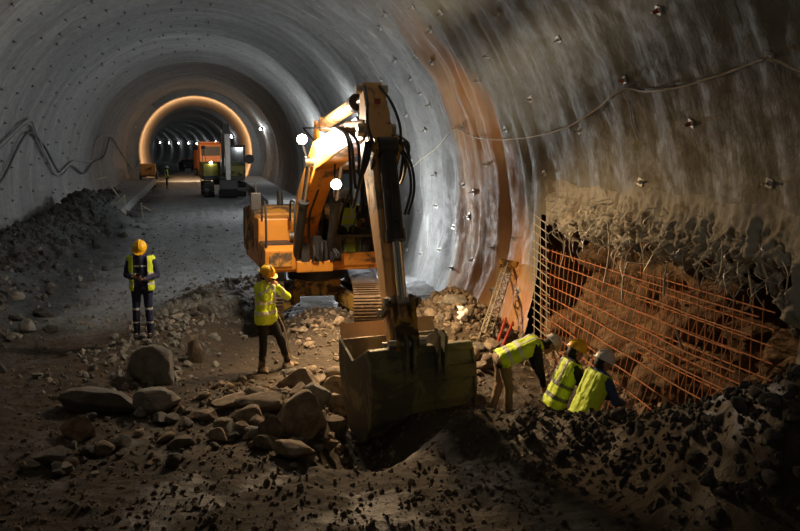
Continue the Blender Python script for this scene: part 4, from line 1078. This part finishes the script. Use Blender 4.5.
# uncounted small rubble
def rubble(name, n, fn, smin, smax, mat, lab):
    vs, fs = [], []; base = []
    for me in SML: base.append(([v.co.copy() for v in me.vertices], [tuple(p.vertices) for p in me.polygons]))
    for _ in range(n):
        p = fn()
        if p is None: continue
        bv, bf_ = rs.choice(base); s = smin + (smax - smin) * rs.random() ** 3
        m = Euler((rs.uniform(0, 6), rs.uniform(0, 6), rs.uniform(0, 6))).to_matrix() @ Matrix.Diagonal((s, s * rs.uniform(.6, 1), s * rs.uniform(.4, .8)))
        o0 = len(vs); q = V(p.x, p.y, hgt(p.x, p.y) + s * .05)
        vs += [m @ c + q for c in bv]; fs += [tuple(i + o0 for i in f) for f in bf_]
    me = bpy.data.meshes.new(name); me.from_pydata(vs, [], fs); me.update(); me.materials.append(M[mat])
    o = bpy.data.objects.new(name, me); C.objects.link(o); tag(o, lab, 'rubble', kind='stuff')
def area_px(x0, y0, x1, y1):
    def f():
        for _ in range(20):
            p = gnd(rs.uniform(x0, x1), rs.uniform(y0, y1)); 
            if abs(p.x) < 6.2 and p.y < 58: return p
    return f
def near_line(pts, w):
    def f():
        i = rs.randrange(len(pts) - 1); t = rs.random(); p = pts[i][0].lerp(pts[i + 1][0], t); return V(p.x + rs.gauss(0, w), p.y + rs.gauss(0, w), 0)
    return f
rubble('rubble', 5200, area_px(-20, 330, 560, 540), .010, .055, 'rock', 'small brown rubble strewn over the ground left of and around the bucket')
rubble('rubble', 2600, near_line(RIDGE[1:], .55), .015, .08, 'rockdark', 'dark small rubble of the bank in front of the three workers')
rubble('rubble', 1300, near_line(STONEBANK + UNDEREX, .6), .02, .10, 'rock', 'brown small rubble around the stone pile and under the excavator')
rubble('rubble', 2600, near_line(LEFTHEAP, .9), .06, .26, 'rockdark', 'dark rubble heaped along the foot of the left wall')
rubble('rubble', 1100, near_line(MIDBANK, .6), .03, .13, 'rockgrey', 'grey rubble on the low bank beside the man in overalls')
rubble('rubble', 900, near_line(BACKHEAP, .55), .03, .13, 'rock', 'small rubble of the heap behind the bucket')
rubble('rubble', 1800, area_px(0, 205, 300, 330), .02, .10, 'rockgrey', 'grey gravel scattered on the tunnel road behind the people')
rubble('rubble', 700, near_line([(V(6.1, 15, 0), 0), (V(6.1, 9.5, 0), 0)], .3), .03, .14, 'rock', 'broken rock fragments at the foot of the rebar mesh')

# ------------------------------------------------------------------ kerbs and site timber
def kerb(lab, x0, x1, y0, y1, z):
    bm = B(); boxmm(bm, (x0, y0, -.3), (x1, y1, z)); o = obj('kerb_footing', bm, M['kerb'], None, bevel=.03); tag(o, lab, 'kerb')
kerb('long pale concrete kerb footing along the left wall before the lit ring', -5.6, -3.55, 43.5, 82.5, .55)
kerb('concrete kerb footing along the right wall beside the far excavator', 3.7, 5.6, 49, 82.5, .55)
for (xa, ya, xb, yb, d, lab) in ((124, 195, 126, 214, 44, 'pale upright timber stake before the left kerb footing'), (105, 214, 123, 197, 44.5, 'pale timber rail slanting up to the upright stake'), (94, 190, 109, 204, 43.5, 'dark plank leaning on the left wall, the larger one'),
                                 (89, 196, 96, 213, 42.5, 'thin dark plank leaning on the left wall by the heap'), (111, 186, 119, 197, 46, 'short double plank leaning on the left wall behind the stake'), (141, 203, 143, 219, 42.5, 'short pale stake at the near end of the left kerb footing'),
                                 (143, 206, 151, 211, 42.7, 'short pale rail beside the kerb end stake'), (97, 179, 107, 177, 47, 'pale batten stuck on the left wall')):
    a = at(xa, ya, d); b = at(xb, yb, d + .2); ax_ = (b - a); u, v = frame(ax_); bm = B()
    box(bm, ax_ / 2, (.12, .05, ax_.length), Matrix((u, v, ax_.normalized())).transposed().to_4x4())
    o = obj('timber', bm, M['wood'], None, bevel=.008); o.location = a; tag(o, lab, 'timber')

# ------------------------------------------------------------------ far machines
FX = cf((222 - 400) / 908 * 62, 62); FX.z = hgt(FX.x, FX.y)
fe = empty('excavator', FX, math.radians(184)); fe.scale = (1.15,) * 3; tag(fe, 'small dirty yellow excavator standing far back in front of the lit ring', 'excavator')
for s in (1, -1):
    bm = B()
    for p, t in resample(track_loop(3.0, .42, .44), 30):
        n = V(0, t.z, -t.y); box(bm, (s * .92, p.y, p.z), (.55, .20, .07), Matrix(((1, 0, 0), (0, t.y, n.y), (0, t.z, n.z))).to_4x4())
    obj('track', bm, M['black'], fe)
    bm = B(); prism(bm, [(-1.2, .2), (1.2, .2), (1.2, .66), (-1.2, .66)], s * .92 - .16, s * .92 + .16); obj('track_frame', bm, M['black'], fe, bevel=.02)
bm = B(); boxmm(bm, (-1.2, -1.9, 1.0), (1.2, 1.0, 1.25)); cyl(bm, (0, 0, .7), (0, 0, 1.0), .6); obj('deck', bm, M['black'], fe, bevel=.03)
bm = B(); boxmm(bm, (-1.2, -2.1, 1.2), (1.2, -.7, 2.0)); boxmm(bm, (.35, -.6, 1.2), (1.22, .95, 1.95)); boxmm(bm, (-1.2, .8, 1.22), (-.3, 1.05, 1.85)); obj('body_panels', bm, M['greenyellow'], fe, bevel=.05)
bm = B()
for X in (-1.18, -.34):
    for Y in (-.55, .95): boxmm(bm, (X - .05, Y - .05, 1.2), (X + .05, Y + .05, 2.95))
boxmm(bm, (-1.24, -.62, 2.9), (-.28, 1.05, 3.02)); obj('cab_frame', bm, M['black'], fe, bevel=.02)
bm = B(); boxmm(bm, (-1.13, .92, 1.85), (-.39, .93, 2.9)); boxmm(bm, (-1.19, -.5, 1.7), (-1.18, .9, 2.9)); obj('cab_glass', bm, M['glass'], fe)
bm = B(); sweep_box(bm, [(.9, 1.5), (1.5, 2.7), (2.2, 3.5), (2.7, 3.9)], [.4, .6, .55, .35], [.42, .42, .4, .36]); obj('boom', bm, M['steel'], fe, bevel=.03)
bm = B(); sweep_box(bm, [(2.5, 4.2), (2.85, 3.6), (3.0, 2.2), (3.05, 1.0)], [.25, .5, .4, .25], [.36, .36, .32, .28]); obj('stick', bm, M['steel'], fe, bevel=.03)
bm = B(); prism(bm, [(3.25, 1.1), (3.35, .6), (3.1, .15), (2.7, .05), (2.35, .35), (2.45, .5), (2.75, .3), (3.0, .6), (2.95, 1.1)], -.5, .5); obj('bucket', bm, M['black'], fe, bevel=.02)
bm = B(); cyl(bm, (-1.5, .6, 2.2), (-1.5, .75, 2.2), .28); cyl(bm, (-1.24, .68, 2.2), (-1.5, .68, 2.2), .03); obj('mirror', bm, M['black'], fe, True)
bm = B(); cyl(bm, (.75, 1.0, 2.02), (.75, 1.06, 2.02), .07); obj('work_lamp', bm, M['lampwhite'], fe)

def truck(name, lab, loc_, rz, paint, L=5.5, H=2.6, cat='truck'):
    t = empty(name, loc_, rz); tag(t, lab, cat)
    bm = B(); prism(bm, [(L / 2 - 1.7, .55), (L / 2, .55), (L / 2, H * .55), (L / 2 - .25, H * .95), (L / 2 - .5, H), (L / 2 - 1.7, H)], -1.1, 1.1); obj('cab', bm, M[paint], t, bevel=.06)
    bm = B(); boxmm(bm, (-.95, L / 2 - .16, H * .58), (.95, L / 2 - .05, H * .9)); o = obj('windscreen', bm, M['black'], t); 
    bm = B(); boxmm(bm, (-1.12, -L / 2, .8), (1.12, L / 2 - 1.8, H * .78)); obj('load_body', bm, M[paint], t, bevel=.04)
    bm = B(); boxmm(bm, (-.9, -L / 2, .5), (.9, L / 2, .72)); obj('chassis', bm, M['black'], t)
    for y in (L / 2 - .8, -L / 2 + .8):
        for s in (-1, 1):
            bm = B(); cyl(bm, (s * .8, y, .45), (s * 1.1, y, .45), .45, seg=24); cyl(bm, (s * 1.1, y, .45), (s * 1.12, y, .45), .22); obj('wheel', bm, M['rubber'], t, True)
    for s in (-1, 1):
        bm = B(); cyl(bm, (s * .8, L / 2, .9), (s * .8, L / 2 + .04, .9), .13); obj('headlamp', bm, M['white' if cat == 'truck' else 'steel'], t, True)
    bm = B(); boxmm(bm, (-1.0, L / 2 - 1.2, H), (1.0, L / 2 - .8, H + .14)); obj('roof_light_bar', bm, M['orangeveh'], t, bevel=.02)
    return t
tk = cf((207 - 400) / 908 * 96, 96); tk.z = hgt(tk.x, tk.y)
truck('site_truck', 'orange site truck parked behind the far yellow excavator', tk, math.radians(186), 'orangeveh', 6.0, 3.5)
y_ = 150; cz_ = czf(y_); cp = cf((187 - 400) / 908 * 147, 147); cp.z = hgt(cp.x - cxf(cp.y), cp.y)
truck('pickup', 'small dark vehicle far down the tunnel beyond the lit ring', cp, math.radians(190), 'black', 4.6, 1.9, 'car')
cm = empty('compressor', drop(-3.95, 78)); cm.location.z = .55; tag(cm, 'small bright orange compressor on the kerb at the left foot of the lit ring', 'compressor')
bm = B(); prism(bm, [(-.9, .35), (.9, .35), (.9, 1.0), (.5, 1.3), (-.9, 1.3)], -.6, .6); obj('housing', bm, M['orange'], cm, bevel=.05)
bm = B(); boxmm(bm, (-.55, -1.0, .25), (.55, 1.2, .36)); obj('frame', bm, M['black'], cm)
for s in (-1, 1): bm = B(); cyl(bm, (s * .55, 0, .3), (s * .7, 0, .3), .3, seg=20); obj('wheel', bm, M['rubber'], cm, True)
pf = gnd(167, 189); person('distant person in a yellow vest standing at the end of the left kerb', drop(pf.x, pf.y), facing(.9, .2), STAND | dict(elR=(.25, .02, 1.14), elL=(-.25, .02, 1.14), wrR=(.24, .12, .90), wrL=(-.24, .12, .90), hdR=(0, .3, -1), hdL=(0, .3, -1), hnR=(-1, 0, 0), hnL=(1, 0, 0)), 'blackcloth', 'blackcloth', 'hivis', 'helmetw', 'boot')

# ------------------------------------------------------------------ lamps of the tunnel
def wall_lamp(y, a, lab, grp=None, mat='lampfar', s=1.0):
    p = wpt(y, a); nrm = V(-math.cos(a), -.0, -math.sin(a)); t = empty('tunnel_lamp', p); t.rotation_mode = 'QUATERNION'
    t.rotation_quaternion = nrm.to_track_quat('Z', 'Y'); t.scale = (s,) * 3; tag(t, lab, 'lamp', grp)
    bm = B(); cyl(bm, (0, 0, -.1), (0, 0, .14), .10, .17, 16); obj('housing', bm, M['black'], t, True)
    bm = B(); capsule(bm, (0, 0, .13), (0, 0, .17), .13, .12, 14); obj('lens', bm, M[mat], t, True)
    return p + nrm * .42
def light(kind, name, p, energy, col, size=.2, rot=None, spot=None, blend=.5):
    d = bpy.data.lights.new(name, kind); d.energy = energy; d.color = col
    if kind in ('POINT', 'SPOT'): d.shadow_soft_size = size
    if kind == 'AREA': d.size = size
    if kind == 'SPOT': d.spot_size = math.radians(spot); d.spot_blend = blend
    o = bpy.data.objects.new(name, d); C.objects.link(o); o.location = p
    if rot is not None: o.rotation_mode = 'QUATERNION'; o.rotation_quaternion = rot.normalized().to_track_quat('-Z', 'Y')
    return o
COLD = (.93, .97, 1.0); WARM = (1.0, .66, .34); MIDW = (1.0, .85, .66)
LAMPS = [(46, 9, 'added white lamp low on the right wall, unseen behind the excavator boom', 1.0), (33, 20, 'white tunnel lamp glaring beside the top of the excavator arm', 1.6), (70, 26, 'white tunnel lamp on the right wall well before the lit ring', 1.0), (79, 24, 'white tunnel lamp on the right wall close to the lit ring', 1.0)]  # the lamp behind the boom is added, out of sight, to brighten the left wall
for y, a, lab, s in LAMPS:
    p = wall_lamp(y, math.radians(a), lab, None, 'lampfar', s)
    light('POINT', 'tunnel_lamp_light', p, {33: 430, 46: 680, 70: 200, 79: 90}[y], COLD, .15)
for k in range(12):
    y = 112 + k * 15
    p = wall_lamp(y, math.radians(21), 'white tunnel lamp on the curving wall beyond the lit ring', 'tunnel lamps beyond the lit ring', 'lampfar', 1.6)
    light('POINT', 'tunnel_lamp_light', p, 60, COLD, .2)
# warm floodlight inside the ring
fl = empty('floodlight', drop(.6, 84.0)); tag(fl, 'warm floodlight on a tripod hidden among the far machines', 'floodlight')
bm = B(); 
for k in range(3): tube(bm, [(0, 0, 3.0), (.6 * math.cos(k * 2.1), .6 * math.sin(k * 2.1), .03)], .03, 6)
obj('tripod', bm, M['black'], fl, True)
bm = B(); box(bm, (0, 0, 3.15), (.4, .16, .3)); obj('lamp_head', bm, M['black'], fl, bevel=.02)
bm = B(); box(bm, (0, .085, 3.15), (.34, .01, .24)); obj('lamp_lens', bm, M['beacon'], fl)
light('SPOT', 'ring_flood_light', V(.6, 84.2, 3.2), 2300, (1, .72, .44), .3, V(0, 1, 0), 176, .3)
# white floodlight standing behind the excavator, seen through its cab
fp = D0(362, 24.5); fl = empty('floodlight', drop(fp.x, fp.y)); tag(fl, 'white floodlight on a tripod shining behind the excavator cab', 'floodlight')
bm = B()
for k in range(3): tube(bm, [(0, 0, 1.2), (.5 * math.cos(k * 2.1), .5 * math.sin(k * 2.1), .02)], .025, 6)
obj('tripod', bm, M['black'], fl, True)
bm = B(); box(bm, (0, 0.06, 1.45), (.42, .1, .55)); obj('lamp_head', bm, M['black'], fl, bevel=.02)
bm = B(); box(bm, (0, -.005, 1.45), (.36, .02, .48)); obj('lamp_lens', bm, M['lampwhite'], fl)
light('POINT', 'rear_flood_light', fl.location + V(-.3, -.3, 1.6), 380, COLD, .2)
# excavator work lamps
light('POINT', 'excavator_lamp_light', LA + EXM.to_3x3() @ V(.12, .5, .05), 400, MIDW, .12)
light('SPOT', 'excavator_lamp_light', LB + EXM.to_3x3() @ V(0, .15, 0), 1250, WARM, .10, RT * .55 - FWH * .3 + V(0, 0, -.9), 150, .9)
# daylight-white flood far behind the camera, near the tunnel crown on the right
light('SPOT', 'site_flood_light', V(2.5, -4, 6.0), 330, (1, .92, .76), .4, V(3.2, 18, .3), 68, 1.0)
w = bpy.data.worlds.new('world'); bpy.context.scene.world = w; w.use_nodes = True
w.node_tree.nodes['Background'].inputs[0].default_value = (.5, .6, .75, 1); w.node_tree.nodes['Background'].inputs[1].default_value = .002
vs_ = bpy.context.scene.view_settings
vs_.view_transform = 'Standard'; vs_.look = 'None'; vs_.gamma = 1; vs_.use_curve_mapping = False; vs_.exposure = 0.0
